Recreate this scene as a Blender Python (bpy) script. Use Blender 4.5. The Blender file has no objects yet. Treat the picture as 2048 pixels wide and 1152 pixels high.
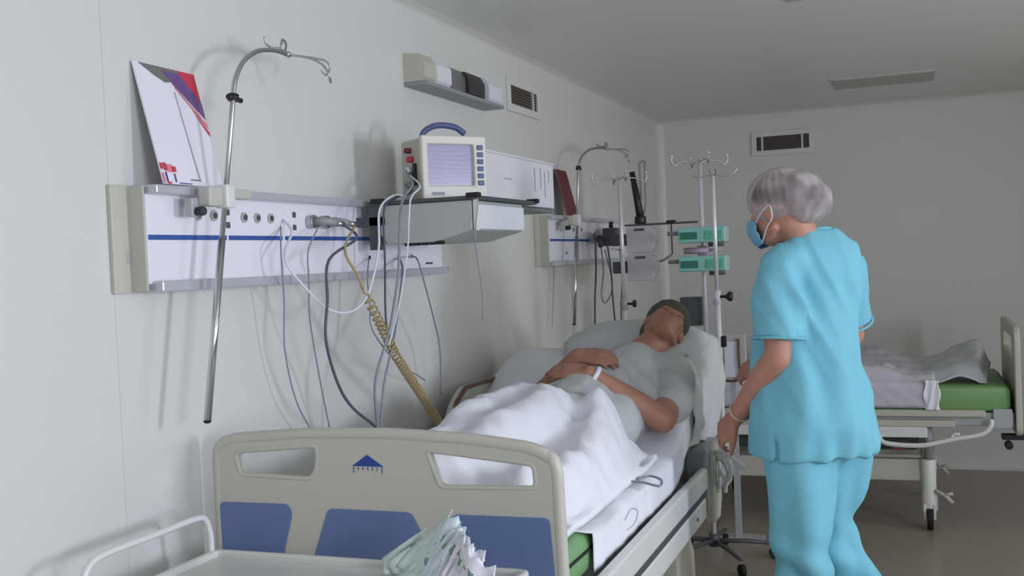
import bpy, bmesh, math, random
from mathutils import Vector, Matrix, noise
PI = math.pi
random.seed(7)
scn = bpy.context.scene
COL = scn.collection

# ---------------------------------------------------------------- camera
cd = bpy.data.cameras.new('camera'); cam = bpy.data.objects.new('camera', cd); COL.objects.link(cam)
cd.sensor_width = 36.0; cd.lens = 37.438; cd.clip_start = 0.05
CR = Vector((0.934500, 0.353329, -0.043216)); CU = Vector((0.031114, 0.039864, 0.998721)); CF = Vector((-0.354600, 0.934649, -0.026259))
cam.matrix_world = Matrix(((CR.x, CU.x, -CF.x, 1.7134), (CR.y, CU.y, -CF.y, 0.0), (CR.z, CU.z, -CF.z, 1.505), (0, 0, 0, 1)))
scn.camera = cam
scn.view_settings.view_transform = 'Standard'; scn.view_settings.look = 'None'
scn.view_settings.gamma = 1.0; scn.view_settings.use_curve_mapping = False
scn.view_settings.exposure = 0.07
# ---------------------------------------------------------------- world + window daylight and added fill lights
w = bpy.data.worlds.new('world'); scn.world = w; w.use_nodes = True
bg = w.node_tree.nodes['Background']; bg.inputs[0].default_value = (0.75, 0.85, 1.0, 1); bg.inputs[1].default_value = 0.25
H = 2.459; RX = 4.45; FY = -1.7; BY = 7.60
def area(name, loc, rot, sx, sy, power, col):
    l = bpy.data.lights.new(name, 'AREA'); l.shape = 'RECTANGLE'; l.size = sx; l.size_y = sy; l.energy = power; l.color = col
    o = bpy.data.objects.new(name, l); COL.objects.link(o); o.location = loc; o.rotation_euler = rot; return o
area('window_and_fill_light', (RX + 0.16, 2.44, 1.55), (0, PI/2, 0), 0.7, 0.36, 58, (0.80, 0.865, 1.0))  # daylight from the unseen side window, casts the wall shadows
area('window_and_fill_light', (RX + 0.35, -0.45, 1.62), (0, PI/2, 0), 1.3, 1.5, 112, (0.80, 0.85, 1.0))  # added fill light near the camera, lowers the contrast of the daylight

area('window_and_fill_light', (RX + 0.3, 4.75, 1.62), (0, PI/2, 0), 1.3, 1.3, 26, (1.0, 0.98, 0.94))  # added fill light, lifts the middle of the left wall and the back

# ---------------------------------------------------------------- materials
MC = {}
def lin(c):
    c /= 255.0
    return c/12.92 if c <= 0.04045 else ((c+0.055)/1.055)**2.4
def M(name, rgb, rough=0.5, metal=0.0, var=0.06, scale=6.0, bump=0.0, trans=0.0, alpha=1.0, sss=0.0, bscale=None, sheen=0.0):
    if name in MC: return MC[name]
    m = bpy.data.materials.new(name); m.use_nodes = True; nt = m.node_tree; b = nt.nodes['Principled BSDF']
    c = [lin(v) for v in rgb]
    tc = nt.nodes.new('ShaderNodeTexCoord'); nz = nt.nodes.new('ShaderNodeTexNoise'); nz.inputs['Scale'].default_value = scale
    nz.inputs['Detail'].default_value = 4
    nt.links.new(tc.outputs['Object'], nz.inputs['Vector'])
    mx = nt.nodes.new('ShaderNodeMix'); mx.data_type = 'RGBA'
    mx.inputs[6].default_value = (*[v*(1-var) for v in c], 1); mx.inputs[7].default_value = (*[min(1, v*(1+var)) for v in c], 1)
    nt.links.new(nz.outputs['Fac'], mx.inputs[0]); nt.links.new(mx.outputs[2], b.inputs['Base Color'])
    b.inputs['Roughness'].default_value = rough; b.inputs['Metallic'].default_value = metal
    b.inputs['Transmission Weight'].default_value = trans; b.inputs['Alpha'].default_value = alpha
    if sss: b.inputs['Subsurface Weight'].default_value = sss; b.inputs['Subsurface Radius'].default_value = (0.02, 0.008, 0.004)
    if sheen: b.inputs['Sheen Weight'].default_value = sheen
    if bump:
        n2 = nt.nodes.new('ShaderNodeTexNoise'); n2.inputs['Scale'].default_value = bscale or scale*6; n2.inputs['Detail'].default_value = 5
        nt.links.new(tc.outputs['Object'], n2.inputs['Vector'])
        bp = nt.nodes.new('ShaderNodeBump'); bp.inputs['Strength'].default_value = bump; bp.inputs['Distance'].default_value = 0.01
        nt.links.new(n2.outputs['Fac'], bp.inputs['Height']); nt.links.new(bp.outputs['Normal'], b.inputs['Normal'])
    MC[name] = m; return m
def wall_mat():
    m = M('wall_panel', (218, 217, 212), 0.42, 0, 0.02, 1.3)
    nt = m.node_tree; b = nt.nodes['Principled BSDF']
    return m
WALL = wall_mat()
CEIL = M('ceiling_panel', (232, 233, 228), 0.35, 0, 0.02, 1.0)
FLOOR = M('vinyl_floor', (152, 142, 128), 0.32, 0, 0.10, 2.2)
TRIM = M('trim_white', (220, 219, 214), 0.4, 0, 0.02)
BEIGE = M('beige_plastic', (196, 192, 178), 0.45, 0, 0.02)
BEIGE2 = M('beige_board', (196, 194, 182), 0.42, 0, 0.02)
WHITEP = M('white_plastic', (228, 229, 232), 0.35, 0, 0.01)
WHITEM = M('white_enamel', (226, 226, 222), 0.3, 0, 0.02)
GREYP = M('grey_plastic', (150, 152, 154), 0.45, 0, 0.03)
GREYM = M('grey_paint', (178, 180, 180), 0.4, 0, 0.03)
LGREY = M('light_grey_rail', (200, 202, 208), 0.3, 0.3, 0.02)
STEEL = M('brushed_steel', (190, 190, 188), 0.35, 1.0, 0.05)
CHROME = M('chrome', (205, 205, 205), 0.15, 1.0, 0.02)
BLACK = M('black_plastic', (28, 28, 30), 0.45, 0, 0.1)
RUBBER = M('black_rubber', (24, 23, 22), 0.7, 0, 0.1)
DARKG = M('dark_grey', (80, 82, 84), 0.5, 0, 0.05)
BLUE = M('blue_stripe', (52, 88, 160), 0.4, 0, 0.02)
BLUEP = M('blue_panel', (102, 122, 166), 0.42, 0, 0.03)
NAVY = M('navy_print', (28, 66, 150), 0.45, 0, 0.02)
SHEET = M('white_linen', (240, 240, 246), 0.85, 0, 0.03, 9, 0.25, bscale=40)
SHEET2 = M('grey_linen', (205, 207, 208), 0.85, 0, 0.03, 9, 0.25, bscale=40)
GREEN = M('green_vinyl', (128, 174, 118), 0.4, 0, 0.05)
GREEN2 = M('deep_green_vinyl', (108, 152, 92), 0.45, 0, 0.05)
SCRUB = M('turquoise_scrub', (124, 196, 214), 0.8, 0, 0.05, 7, 0.15, bscale=60)
SKIN = M('skin', (196, 140, 118), 0.5, 0, 0.08, 14, 0.05, sss=0.08)
SKIN2 = M('tanned_skin', (176, 126, 106), 0.5, 0, 0.08, 14, 0.05, sss=0.08)
MASKB = M('blue_mask', (122, 176, 206), 0.8, 0, 0.04)
TEE = M('grey_shirt', (188, 190, 188), 0.85, 0, 0.04, 8, 0.2, bscale=50)
RED = M('red_print', (206, 62, 84), 0.5, 0, 0.05)
PURPLE = M('purple_print', (112, 84, 140), 0.5, 0, 0.15, 60)
GREYPR = M('grey_print', (120, 118, 112), 0.5, 0, 0.3, 90)
PINKPR = M('pink_print', (232, 130, 140), 0.5, 0, 0.05)
PAPER = M('glossy_paper', (236, 234, 242), 0.4, 0, 0.01)
MAROON = M('maroon_card', (112, 48, 56), 0.55, 0, 0.08)
TEAL = M('teal_pump_face', (140, 205, 190), 0.4, 0, 0.04)
TEALD = M('dark_teal_display', (52, 122, 104), 0.3, 0, 0.1, 60)
TEALM = M('green_keypad', (96, 182, 150), 0.4, 0, 0.12, 80)
YELLOWH = M('amber_hose', (176, 158, 112), 0.4, 0, 0.05)
CABG = M('grey_cable', (142, 146, 156), 0.5, 0, 0.05)
CABD = M('dark_cable', (84, 88, 98), 0.5, 0, 0.05)
CABW = M('white_cable', (222, 224, 230), 0.45, 0, 0.02)
BLUEH = M('blue_handle', (84, 98, 140), 0.45, 0, 0.04)
BROWN = M('brown_handle', (104, 82, 66), 0.5, 0, 0.1)
POUCH = M('clear_pouch', (214, 226, 230), 0.25, 0, 0.05, 30, trans=0.0)
POUCHG = M('mint_pouch', (206, 220, 214), 0.4, 0, 0.08, 30)

# ---------------------------------------------------------------- object helpers
WLOC = {}
class MB:
    def __init__(s): s.bm = bmesh.new(); s.m = 0
    def _tag(s, faces, sm=False):
        for f in faces: f.material_index = s.m; f.smooth = sm
    def box(s, a, b, rot=None, c=None, bev=0.0):
        a = Vector(a); b = Vector(b); ce = (a+b)/2; d = b-a
        r = bmesh.ops.create_cube(s.bm, size=1); vs = r['verts']
        for v in vs: v.co = Vector((v.co.x*d.x, v.co.y*d.y, v.co.z*d.z))
        fs = list({f for v in vs for f in v.link_faces})
        if bev > 0:
            es = list({e for v in vs for e in v.link_edges})
            rr = bmesh.ops.bevel(s.bm, geom=es, offset=bev, segments=2, affect='EDGES', profile=0.5)
            fs = list(set(rr['faces']) | {f for v in rr['verts'] for f in v.link_faces}); vs = list({v for f in fs for v in f.verts})
        for v in vs:
            if rot is not None: v.co = rot @ v.co
            v.co += ce
        s._tag(fs); return s
    def tube(s, pts, r, n=8, caps=True, closed=False):
        pts = [Vector(q) for q in pts]; N = len(pts)
        if not hasattr(r, '__len__'): r = [r]*N
        rings = []; up = None
        for i, q in enumerate(pts):
            if closed: t = pts[(i+1) % N]-pts[i-1]
            else: t = pts[min(i+1, N-1)]-pts[max(i-1, 0)]
            if t.length < 1e-9: t = Vector((0, 0, 1))
            t.normalize()
            if up is None:
                up = t.orthogonal().normalized()
            up = (up-t*up.dot(t))
            if up.length < 1e-6: up = t.orthogonal()
            up.normalize(); sd = t.cross(up)
            rings.append([s.bm.verts.new(q+(up*math.cos(2*PI*k/n)+sd*math.sin(2*PI*k/n))*r[i]) for k in range(n)])
        fs = []
        for i in range(N if closed else N-1):
            A = rings[i]; B = rings[(i+1) % N]
            for k in range(n): fs.append(s.bm.faces.new((A[k], A[(k+1) % n], B[(k+1) % n], B[k])))
        s._tag(fs, True)
        if caps and not closed:
            s._tag([s.bm.faces.new(rings[0][::-1]), s.bm.faces.new(rings[-1])])
        return s
    def cyl(s, a, b, r, r2=None, n=16): return s.tube([a, b], [r, r if r2 is None else r2], n)
    def sph(s, c, r, rot=None, seg=16, rings=10):
        if not hasattr(r, '__len__'): r = (r, r, r)
        q = bmesh.ops.create_uvsphere(s.bm, u_segments=seg, v_segments=rings, radius=1)
        for v in q['verts']:
            v.co = Vector((v.co.x*r[0], v.co.y*r[1], v.co.z*r[2]))
            if rot is not None: v.co = rot @ v.co
            v.co += Vector(c)
        s._tag({f for v in q['verts'] for f in v.link_faces}, True); return s
    def cone(s, a, ra, b, rb):           # rounded cone
        s.tube([a, b], [ra, rb], 14); s.sph(a, ra, seg=14, rings=8); s.sph(b, rb, seg=14, rings=8); return s
    def poly(s, loops, f3, d):           # polygon with holes: loops of 2D points, f3 maps 2D to 3D, d = extrusion vector
        ed = []
        for lp in loops:
            vs = [s.bm.verts.new(f3(*q)) for q in lp]
            ed += [s.bm.edges.new((vs[i], vs[(i+1) % len(vs)])) for i in range(len(vs))]
        r = bmesh.ops.triangle_fill(s.bm, use_beauty=True, use_dissolve=False, edges=ed)
        fs = [g for g in r['geom'] if isinstance(g, bmesh.types.BMFace)]
        bmesh.ops.dissolve_limit(s.bm, angle_limit=0.01, verts=list({v for f in fs for v in f.verts}), edges=list({e for f in fs for e in f.edges}), delimit=set())
        fs = list({f for e in ed if e.is_valid for f in e.link_faces})
        ex = bmesh.ops.extrude_face_region(s.bm, geom=fs)
        vs = [g for g in ex['geom'] if isinstance(g, bmesh.types.BMVert)]
        for v in vs: v.co += Vector(d)
        allf = {f for v in vs for f in v.link_faces} | set(fs)
        s._tag([f for f in allf if f.is_valid]); bmesh.ops.recalc_face_normals(s.bm, faces=[f for f in allf if f.is_valid]); return s
    def grid(s, P, smooth=True, closeu=False):
        V = [[s.bm.verts.new(q) for q in row] for row in P]; fs = []
        for i in range(len(V)-1):
            n = len(V[i])
            for j in range(n if closeu else n-1):
                fs.append(s.bm.faces.new((V[i][j], V[i][(j+1) % n], V[i+1][(j+1) % n], V[i+1][j])))
        s._tag(fs, smooth); return V
    def loft(s, rings, smooth=True):     # closed rings, capped
        V = s.grid(rings, smooth, True)
        s._tag([s.bm.faces.new(V[0][::-1]), s.bm.faces.new(V[-1])], smooth); return s
    def build(s, name, mats, parent=None, bev=0.0, solid=0.0, sub=0, origin=None, auto=False):
        bmesh.ops.recalc_face_normals(s.bm, faces=s.bm.faces[:])
        if parent is not None: base = WLOC[parent.name]
        elif origin is not None: base = Vector(origin)
        else:
            co = [v.co for v in s.bm.verts]
            base = Vector((sum(c.x for c in co)/len(co), sum(c.y for c in co)/len(co), min(c.z for c in co)))
        for v in s.bm.verts: v.co -= base
        me = bpy.data.meshes.new(name); s.bm.to_mesh(me); s.bm.free()
        o = bpy.data.objects.new(name, me); COL.objects.link(o)
        if not isinstance(mats, (list, tuple)): mats = [mats]
        for m in mats: me.materials.append(m)
        if parent is not None: o.parent = parent
        else: o.location = base
        WLOC[o.name] = base
        if solid: md = o.modifiers.new('thickness', 'SOLIDIFY'); md.thickness = solid; md.offset = 0
        if bev: md = o.modifiers.new('bevel', 'BEVEL'); md.width = bev; md.segments = 2; md.limit_method = 'ANGLE'; md.angle_limit = 0.6
        if sub: md = o.modifiers.new('subdivision', 'SUBSURF'); md.levels = sub; md.render_levels = sub
        return o
def tag(o, label, cat, group=None):
    o['label'] = label; o['category'] = cat
    if group: o['group'] = group
    return o
def thing(name, label, cat, loc, group=None):
    o = bpy.data.objects.new(name, None); COL.objects.link(o); o.location = loc; o.empty_display_size = 0.1
    WLOC[o.name] = Vector(loc); return tag(o, label, cat, group)
def struct(name, mb, mat, parent=None, **k):
    o = mb.build(name, mat, parent, **k)
    if parent is None: o['kind'] = 'structure'
    return o
def copy_tree(o, parent=None):
    c = o.copy(); COL.objects.link(c); WLOC[c.name] = WLOC[o.name]
    if parent is not None: c.parent = parent
    for ch in list(o.children): copy_tree(ch, c)
    return c
def smooth_path(pts, k=6):
    P = [Vector(q) for q in pts]; P = [P[0]*2-P[1]]+P+[P[-1]*2-P[-2]]; out = []
    for i in range(1, len(P)-2):
        for j in range(k):
            t = j/k; a, b, c, d = P[i-1], P[i], P[i+1], P[i+2]
            out.append(0.5*((2*b)+(c-a)*t+(2*a-5*b+4*c-d)*t*t+(3*b-a-3*c+d)*t**3))
    out.append(P[-2]); return out
def remeshed(mb, voxel, smooth=3, fn=None):
    """union of overlapping volumes grown into one continuous skin; returns a new MB"""
    me = bpy.data.meshes.new('tmp'); mb.bm.to_mesh(me); mb.bm.free()
    o = bpy.data.objects.new('tmp', me); COL.objects.link(o)
    r = o.modifiers.new('r', 'REMESH'); r.mode = 'VOXEL'; r.voxel_size = voxel
    if smooth: q = o.modifiers.new('s', 'SMOOTH'); q.iterations = smooth; q.factor = 0.5
    dg = bpy.context.evaluated_depsgraph_get(); dg.update()
    ev = o.evaluated_get(dg); m2 = bpy.data.meshes.new_from_object(ev)
    bpy.data.objects.remove(o); bpy.data.meshes.remove(me)
    out = MB(); out.bm.from_mesh(m2); bpy.data.meshes.remove(m2)
    out.bm.normal_update()
    for f in out.bm.faces: f.smooth = True; f.material_index = 0
    if fn:
        nc = [(v, v.co+v.normal*fn(v.co, v.normal)) for v in out.bm.verts]
        for v, c in nc: v.co = c
    return out
def gs(x, m, s): return math.exp(-((x-m)/s)**2)
def nz(x, y, z=0.0): return noise.noise(Vector((x, y, z)))
def sstep(a, b, x):
    t = max(0.0, min(1.0, (x-a)/(b-a))); return t*t*(3-2*t)

# ================================================================ the room
def slab(a, b): return MB().box(a, b)
struct('floor', slab((-0.1, FY-0.1, -0.1), (RX+0.1, BY+0.1, 0)), FLOOR)
struct('ceiling', slab((-0.1, FY-0.1, H), (RX+0.1, BY+0.1, H+0.1)), CEIL)
struct('wall_left', slab((-0.1, FY-0.1, 0), (0, BY+0.1, H)), WALL)
struct('wall_back', slab((0, BY, 0), (RX, BY+0.1, H)), WALL)
struct('wall_front', slab((0, FY-0.1, 0), (RX, FY, H)), WALL)
WIN = [(-1.3, 0.4), (1.95, 2.95), (4.05, 5.45)]
mb = MB(); loops = [[(FY-0.1, 0), (BY+0.1, 0), (BY+0.1, H), (FY-0.1, H)]] + [[(a, 0.95), (b, 0.95), (b, 2.3), (a, 2.3)] for a, b in WIN]
mb.poly(loops, lambda y, z: (RX, y, z), (0.1, 0, 0)); struct('wall_right', mb, WALL)
GLASS = bpy.data.materials.new('window_glass'); GLASS.use_nodes = True
nt = GLASS.node_tree; nt.nodes.remove(nt.nodes['Principled BSDF']); out = nt.nodes['Material Output']
tr = nt.nodes.new('ShaderNodeBsdfTransparent'); gl = nt.nodes.new('ShaderNodeBsdfGlossy'); gl.inputs['Roughness'].default_value = 0.02
mx = nt.nodes.new('ShaderNodeMixShader'); mx.inputs[0].default_value = 0.06
nt.links.new(tr.outputs[0], mx.inputs[1]); nt.links.new(gl.outputs[0], mx.inputs[2]); nt.links.new(mx.outputs[0], out.inputs[0])
for i, (a, b) in enumerate(WIN):
    mb = MB()
    for q in [((RX-0.01, a, 0.95), (RX+0.06, a+0.05, 2.3)), ((RX-0.01, b-0.05, 0.95), (RX+0.06, b, 2.3)), ((RX-0.01, a, 0.95), (RX+0.06, b, 1.0)),
              ((RX-0.01, a, 2.25), (RX+0.06, b, 2.3)), ((RX, a+0.06, 1.95), (RX+0.05, b-0.06, 2.0))]: mb.box(*q)
    wo = struct('window_%d' % (i+1), mb, WHITEP)
    MB().box((RX+0.02, a+0.05, 1.0), (RX+0.026, b-0.05, 2.25)).build('pane', GLASS, wo)
    MB().box((RX-0.14, a-0.05, 0.92), (RX, b+0.05, 0.948)).build('window_sill', WHITEP, wo, bev=0.004)
# coves and seams of the clean-room panels
mb = MB(); mb.poly([[(0, H), (0.045, H), (0.02, H-0.012), (0.012, H-0.02), (0, H-0.045)]], lambda x, z: (x, FY, z), (0, BY-FY, 0)); struct('trim_1', mb, TRIM)
mb = MB(); mb.poly([[(BY, H), (BY-0.045, H), (BY-0.02, H-0.012), (BY-0.012, H-0.02), (BY, H-0.045)]], lambda y, z: (0, y, z), (RX, 0, 0)); struct('trim_2', mb, TRIM)
mb = MB(); mb.poly([[(0, BY), (0.05, BY), (0.022, BY-0.014), (0.014, BY-0.022), (0, BY-0.05)]], lambda x, y: (x, y, 0), (0, 0, H)); struct('trim_3', mb, TRIM)
for i, y in enumerate((-0.43, 0.77, 1.965, 4.36, 5.56)):
    struct('trim_%d' % (4+i), MB().box((0, y-0.012, 0.1), (0.0015, y+0.012, H-0.045)), WALL)
for i, x in enumerate((1.22, 2.38, 3.55)):
    struct('trim_%d' % (9+i), MB().box((x-0.012, BY-0.0015, 0.1), (x+0.012, BY, H-0.045)), WALL)
def skirting(name, a, b, inward):
    a = Vector(a); b = Vector(b); n = Vector(inward)
    mb = MB(); mb.poly([[(0, 0), (0.05, 0), (0.022, 0.014), (0.012, 0.03), (0.01, 0.085), (0, 0.085)]], lambda d, z: tuple(a+n*d+Vector((0, 0, z))), tuple(b-a)); struct(name, mb, TRIM)
skirting('baseboard_left', (0, FY, 0), (0, BY, 0), (1, 0, 0)); skirting('baseboard_back', (0, BY, 0), (RX, BY, 0), (0, -1, 0))
skirting('baseboard_right', (RX, FY, 0), (RX, BY, 0), (-1, 0, 0)); skirting('baseboard_front', (0, FY, 0), (RX, FY, 0), (0, 1, 0))

# ventilation grilles
def grille(label, o3, u3, n3, L, Hh, muls):
    """o3 lower-left corner, u3 direction along, n3 out of the wall"""
    o3 = Vector(o3); u3 = Vector(u3); n3 = Vector(n3); f3 = lambda u, z: tuple(o3+u3*u+Vector((0, 0, z)))
    t = thing('ventilation_grille', label, 'ventilation grille', tuple(o3+u3*L/2), 'ventilation grilles')
    b = 0.035
    mb = MB(); mb.poly([[(0, 0), (L, 0), (L, Hh), (0, Hh)], [(b, b), (L-b, b), (L-b, Hh-b), (b, Hh-b)]], f3, tuple(n3*0.014)); mb.build('frame', TRIM, t, bev=0.003)
    mb = MB(); mb.poly([[(b, b), (L-b, b), (L-b, Hh-b), (b, Hh-b)]], f3, tuple(n3*0.002)); mb.build('backing', M('vent_dark', (74, 66, 62), 0.7), t)
    for m_ in muls:
        mb = MB(); mb.poly([[(m_-0.006, b), (m_+0.006, b), (m_+0.006, Hh-b), (m_-0.006, Hh-b)]], f3, tuple(n3*0.012)); mb.build('mullion', TRIM, t)
    mb = MB(); k = int((Hh-2*b)/0.013)
    for i in range(k):
        z = b+0.004+i*0.013
        mb.poly([[(b, z), (L-b, z), (L-b, z+0.004), (b, z+0.004)]], f3, tuple(n3*0.008))
    mb.build('slats', M('vent_slat', (104, 96, 90), 0.6), t)
grille('beige framed ventilation grille on left wall beside the long bed lamp', (0, 4.545, 2.186), (0, 1, 0), (1, 0, 0), 0.44, 0.155, (0.345,))
grille('white framed dark ventilation grille high on the back wall', (0.668, BY, 2.155), (1, 0, 0), (0, -1, 0), 0.425, 0.165, (0.075, 0.345))
# ceiling lights (off)
for (x0, x1, y0, y1, lb) in ((1.29, 1.85, 6.40, 6.80, 'unlit ceiling lamp panel nearest the back wall'), (1.28, 1.90, 3.85, 4.27, 'unlit ceiling lamp panel cut by the top edge of the view')):
    t = thing('ceiling_light', lb, 'ceiling light', ((x0+x1)/2, (y0+y1)/2, H-0.05), 'ceiling lights')
    MB().box((x0, y0, H-0.005), (x1, y1, H)).build('housing', M('lamp_housing', (196, 198, 192), 0.5), t)
    MB().box((x0+0.015, y0+0.015, H-0.008), (x1-0.015, y1-0.015, H-0.0052)).build('diffuser', M('diffuser', (188, 192, 184), 0.6), t)
# long wall lamp
t = thing('wall_lamp', 'long horizontal lamp box on left wall beside the grille', 'lamp', (0, 3.9, 2.20))
def prof(y0, y1, mb, x1=0.09, z0=2.215, z1=2.335):
    mb.poly([[(0, z0), (x1*0.85, z0), (x1, z0+0.015), (x1, z1-0.03), (x1*0.75, z1), (0, z1)]], lambda x, z: (x, y0, z), (0, y1-y0, 0)); return mb
LB = WHITEP
for nm, a, b, mt, xx in (('end_cap', 3.50, 3.60, BEIGE, 0.085), ('tube_cover', 3.60, 3.73, WHITEP, 0.09), ('reflector', 3.73, 3.945, M('reflector_grey', (128, 130, 122), 0.35, 0.3), 0.055), ('dark_socket', 3.945, 4.115, M('lamp_dark', (58, 52, 56), 0.5), 0.07), ('end_cap', 4.115, 4.27, WHITEP, 0.088)):
    mb = MB(); prof(a, b, mb, xx, 2.165, 2.265); mb.build(nm, mt, t)
MB().box((0, 3.50, 2.15), (0.095, 4.27, 2.165)).build('base_rail', GREYP, t, bev=0.003)

# ================================================================ headwall units
def outlet(parent, y, z, x, r=0.014, dark=False):
    mb = MB(); mb.tube([(x-0.003, y, z), (x+0.005, y, z)], r, 20); o = mb.build('gas_outlet' if not dark else 'socket', GREYM if not dark else WHITEP, parent, bev=0.001)
    mb = MB(); mb.tube([(x+0.0045, y, z), (x+0.0075, y, z)], r*0.55, 14)
    mb.build('outlet_ring' if not dark else 'socket_hole', DARKG if not dark else BLACK, o)
def headwall(y0, y1, label, stripes, outs, darks, sq):
    z0, z1 = 1.466, 1.716
    t = thing('headwall_unit', label, 'medical headwall', (0, (y0+y1)/2, z0))
    MB().box((0, y0+0.030, z0), (0.012, y0+0.11, z1), bev=0.002).box((0.0, y0+0.086, z0+0.003), (0.0545, y0+0.0925, z1-0.004)).build('end_cap', BEIGE2, t)
    MB().box((0, y1-0.01, z0+0.01), (0.055, y1, z1-0.01)).build('end_cap', WHITEP, t, bev=0.002)
    mb = MB(); mb.poly([[(0, z0+0.004), (0.055, z0+0.02), (0.055, z1-0.022), (0, z1-0.002)]], lambda x, z: (x, y0+0.093, z), (0, y1-y0-0.103, 0)); mb.build('panel', PAPER, t)
    for (s0, s1) in stripes: MB().box((0.0545, s0, 1.588), (0.0563, s1, 1.600)).build('stripe', BLUE, t)
    for (lo, hi, z_, zz) in ((y0+0.10, y0+0.30, z1-0.022, z1), (y0+0.47, y1-0.42 if y1-y0 > 1.3 else y1, z1-0.022, z1), (y0+0.105, y0+0.31, z0, z0+0.026), (y0+0.31, y1+0.01, z0, z0+0.024)):
        MB().box((0.035, lo, z_), (0.084, hi, zz)).build('equipment_rail', LGREY, t, bev=0.004)
    MB().box((0.040, y0+0.40, z1-0.022), (0.088, y0+0.47, z1+0.002)).build('rail_stop', BEIGE2, t, bev=0.003)
    for y, z in outs: outlet(t, y, z, 0.055)
    for y, z in darks: outlet(t, y, z, 0.057, 0.011, True)
    for y, z in sq: MB().box((0.054, y-0.008, z-0.008), (0.058, y+0.008, z+0.008)).build('switch', DARKG, t, bev=0.002)
    return t
hw = headwall(1.914, 3.645, 'long beige ended white headwall unit with blue stripe nearest the camera', [(2.012, 2.312), (2.322, 2.572), (2.586, 3.12)],
    [(2.198, 1.650), (2.262, 1.650), (2.392, 1.648), (2.452, 1.648), (2.516, 1.648)], [(3.064, 1.533), (3.168, 1.532), (3.278, 1.532), (3.375, 1.533)],
    [(2.321, 1.660), (2.321, 1.627), (2.637, 1.661), (2.637, 1.625)])
MB().box((0.0118, 1.985, 1.535), (0.0132, 2.000, 1.565)).build('screw_mark', GREYM, hw, bev=0.0004)
MB().box((0.0548, 3.50, 1.503), (0.0557, 3.56, 1.510)).build('maker_mark', DARKG, hw)
headwall(4.81, 6.45, 'small far headwall unit beside the maroon leaning card', [(4.92, 5.60)],
    [(5.1, 1.65), (5.3, 1.65)], [(5.15, 1.53)], [(5.45, 1.65)])

# leaning info cards
def leaning_card(name, y0, y1, zb, zt, xb, xt, label, back, cat):
    t = thing(name, label, cat, (xb, (y0+y1)/2, zb))
    def f3(u, v, off=0.0): return (xb+(xt-xb)*v+off, y0+(y1-y0)*u, zb+(zt-zb)*v)
    mb = MB(); mb.poly([[(0, 0), (1, 0), (1, 1), (0, 1)]], lambda u, v: f3(u, v), (0.004, 0, 0.001)); mb.build('card', back, t)
    return t, f3
t, f3 = leaning_card('info_card', 2.045, 2.272, 1.718, 2.012, 0.078, 0.004, 'white clipboard card with crimson and purple corner leaning on left wall', PAPER, 'card')
def patch(parent, name, poly, mat, off, ff=None):
    ff = ff or f3
    mb = MB(); mb.poly([[q for q in poly]], lambda u, v: ff(u, v, off), (0.0008, 0, 0)); return mb.build(name, mat, parent)
patch(t, 'corner_print', [(0.62, 1.0), (1.0, 1.0), (1.0, 0.62), (0.72, 0.88)], RED, 0.0045)
patch(t, 'corner_print', [(0.42, 0.97), (0.72, 0.97), (1.0, 0.74), (1.0, 0.60), (0.62, 0.84)], PURPLE, 0.0055)
patch(t, 'corner_print', [(0.08, 1.0), (0.72, 1.0), (0.70, 0.90), (0.45, 0.87), (0.28, 0.92)], GREYPR, 0.005)
patch(t, 'corner_print', [(0.56, 0.87), (1.0, 0.56), (1.0, 0.52), (0.60, 0.83)], PINKPR, 0.006)
patch(t, 'corner_print', [(0.80, 0.66), (1.0, 0.49), (1.0, 0.45), (0.84, 0.62)], RED, 0.006)
patch(t, 'fold_line', [(0.56, 0.80), (0.575, 0.80), (0.625, 0.04), (0.60, 0.04)], M('fold_grey', (176, 180, 188), 0.5), 0.005)
for a, b, c, d, mt in [(0.0, 0.035, 0.12, 0.17, RED), (0.05, 0.09, 0.11, 0.175, RED), (0.10, 0.19, 0.10, 0.165, PINKPR), (0.17, 0.24, 0.105, 0.15, RED), (0.055, 0.075, 0.02, 0.10, NAVY), (0.0, 0.03, 0.01, 0.09, PINKPR), (0.19, 0.21, 0.02, 0.09, PURPLE), (0.06, 0.12, 0.005, 0.02, RED), (0.25, 0.45, 0.01, 0.018, NAVY), (0.45, 0.62, 0.045, 0.055, GREYPR)]:
    patch(t, 'logo_print', [(a, c), (b, c), (b, d), (a, d)], mt, 0.0055)
t, f3 = leaning_card('info_card', 5.13, 5.32, 1.718, 1.955, 0.078, 0.02, 'small maroon card leaning above the far headwall unit', MAROON, 'card')
patch(t, 'spine', [(0, 0), (0.06, 0), (0.06, 1), (0, 1)], M('spine_grey', (120, 112, 118), 0.5), 0.0045)

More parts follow.
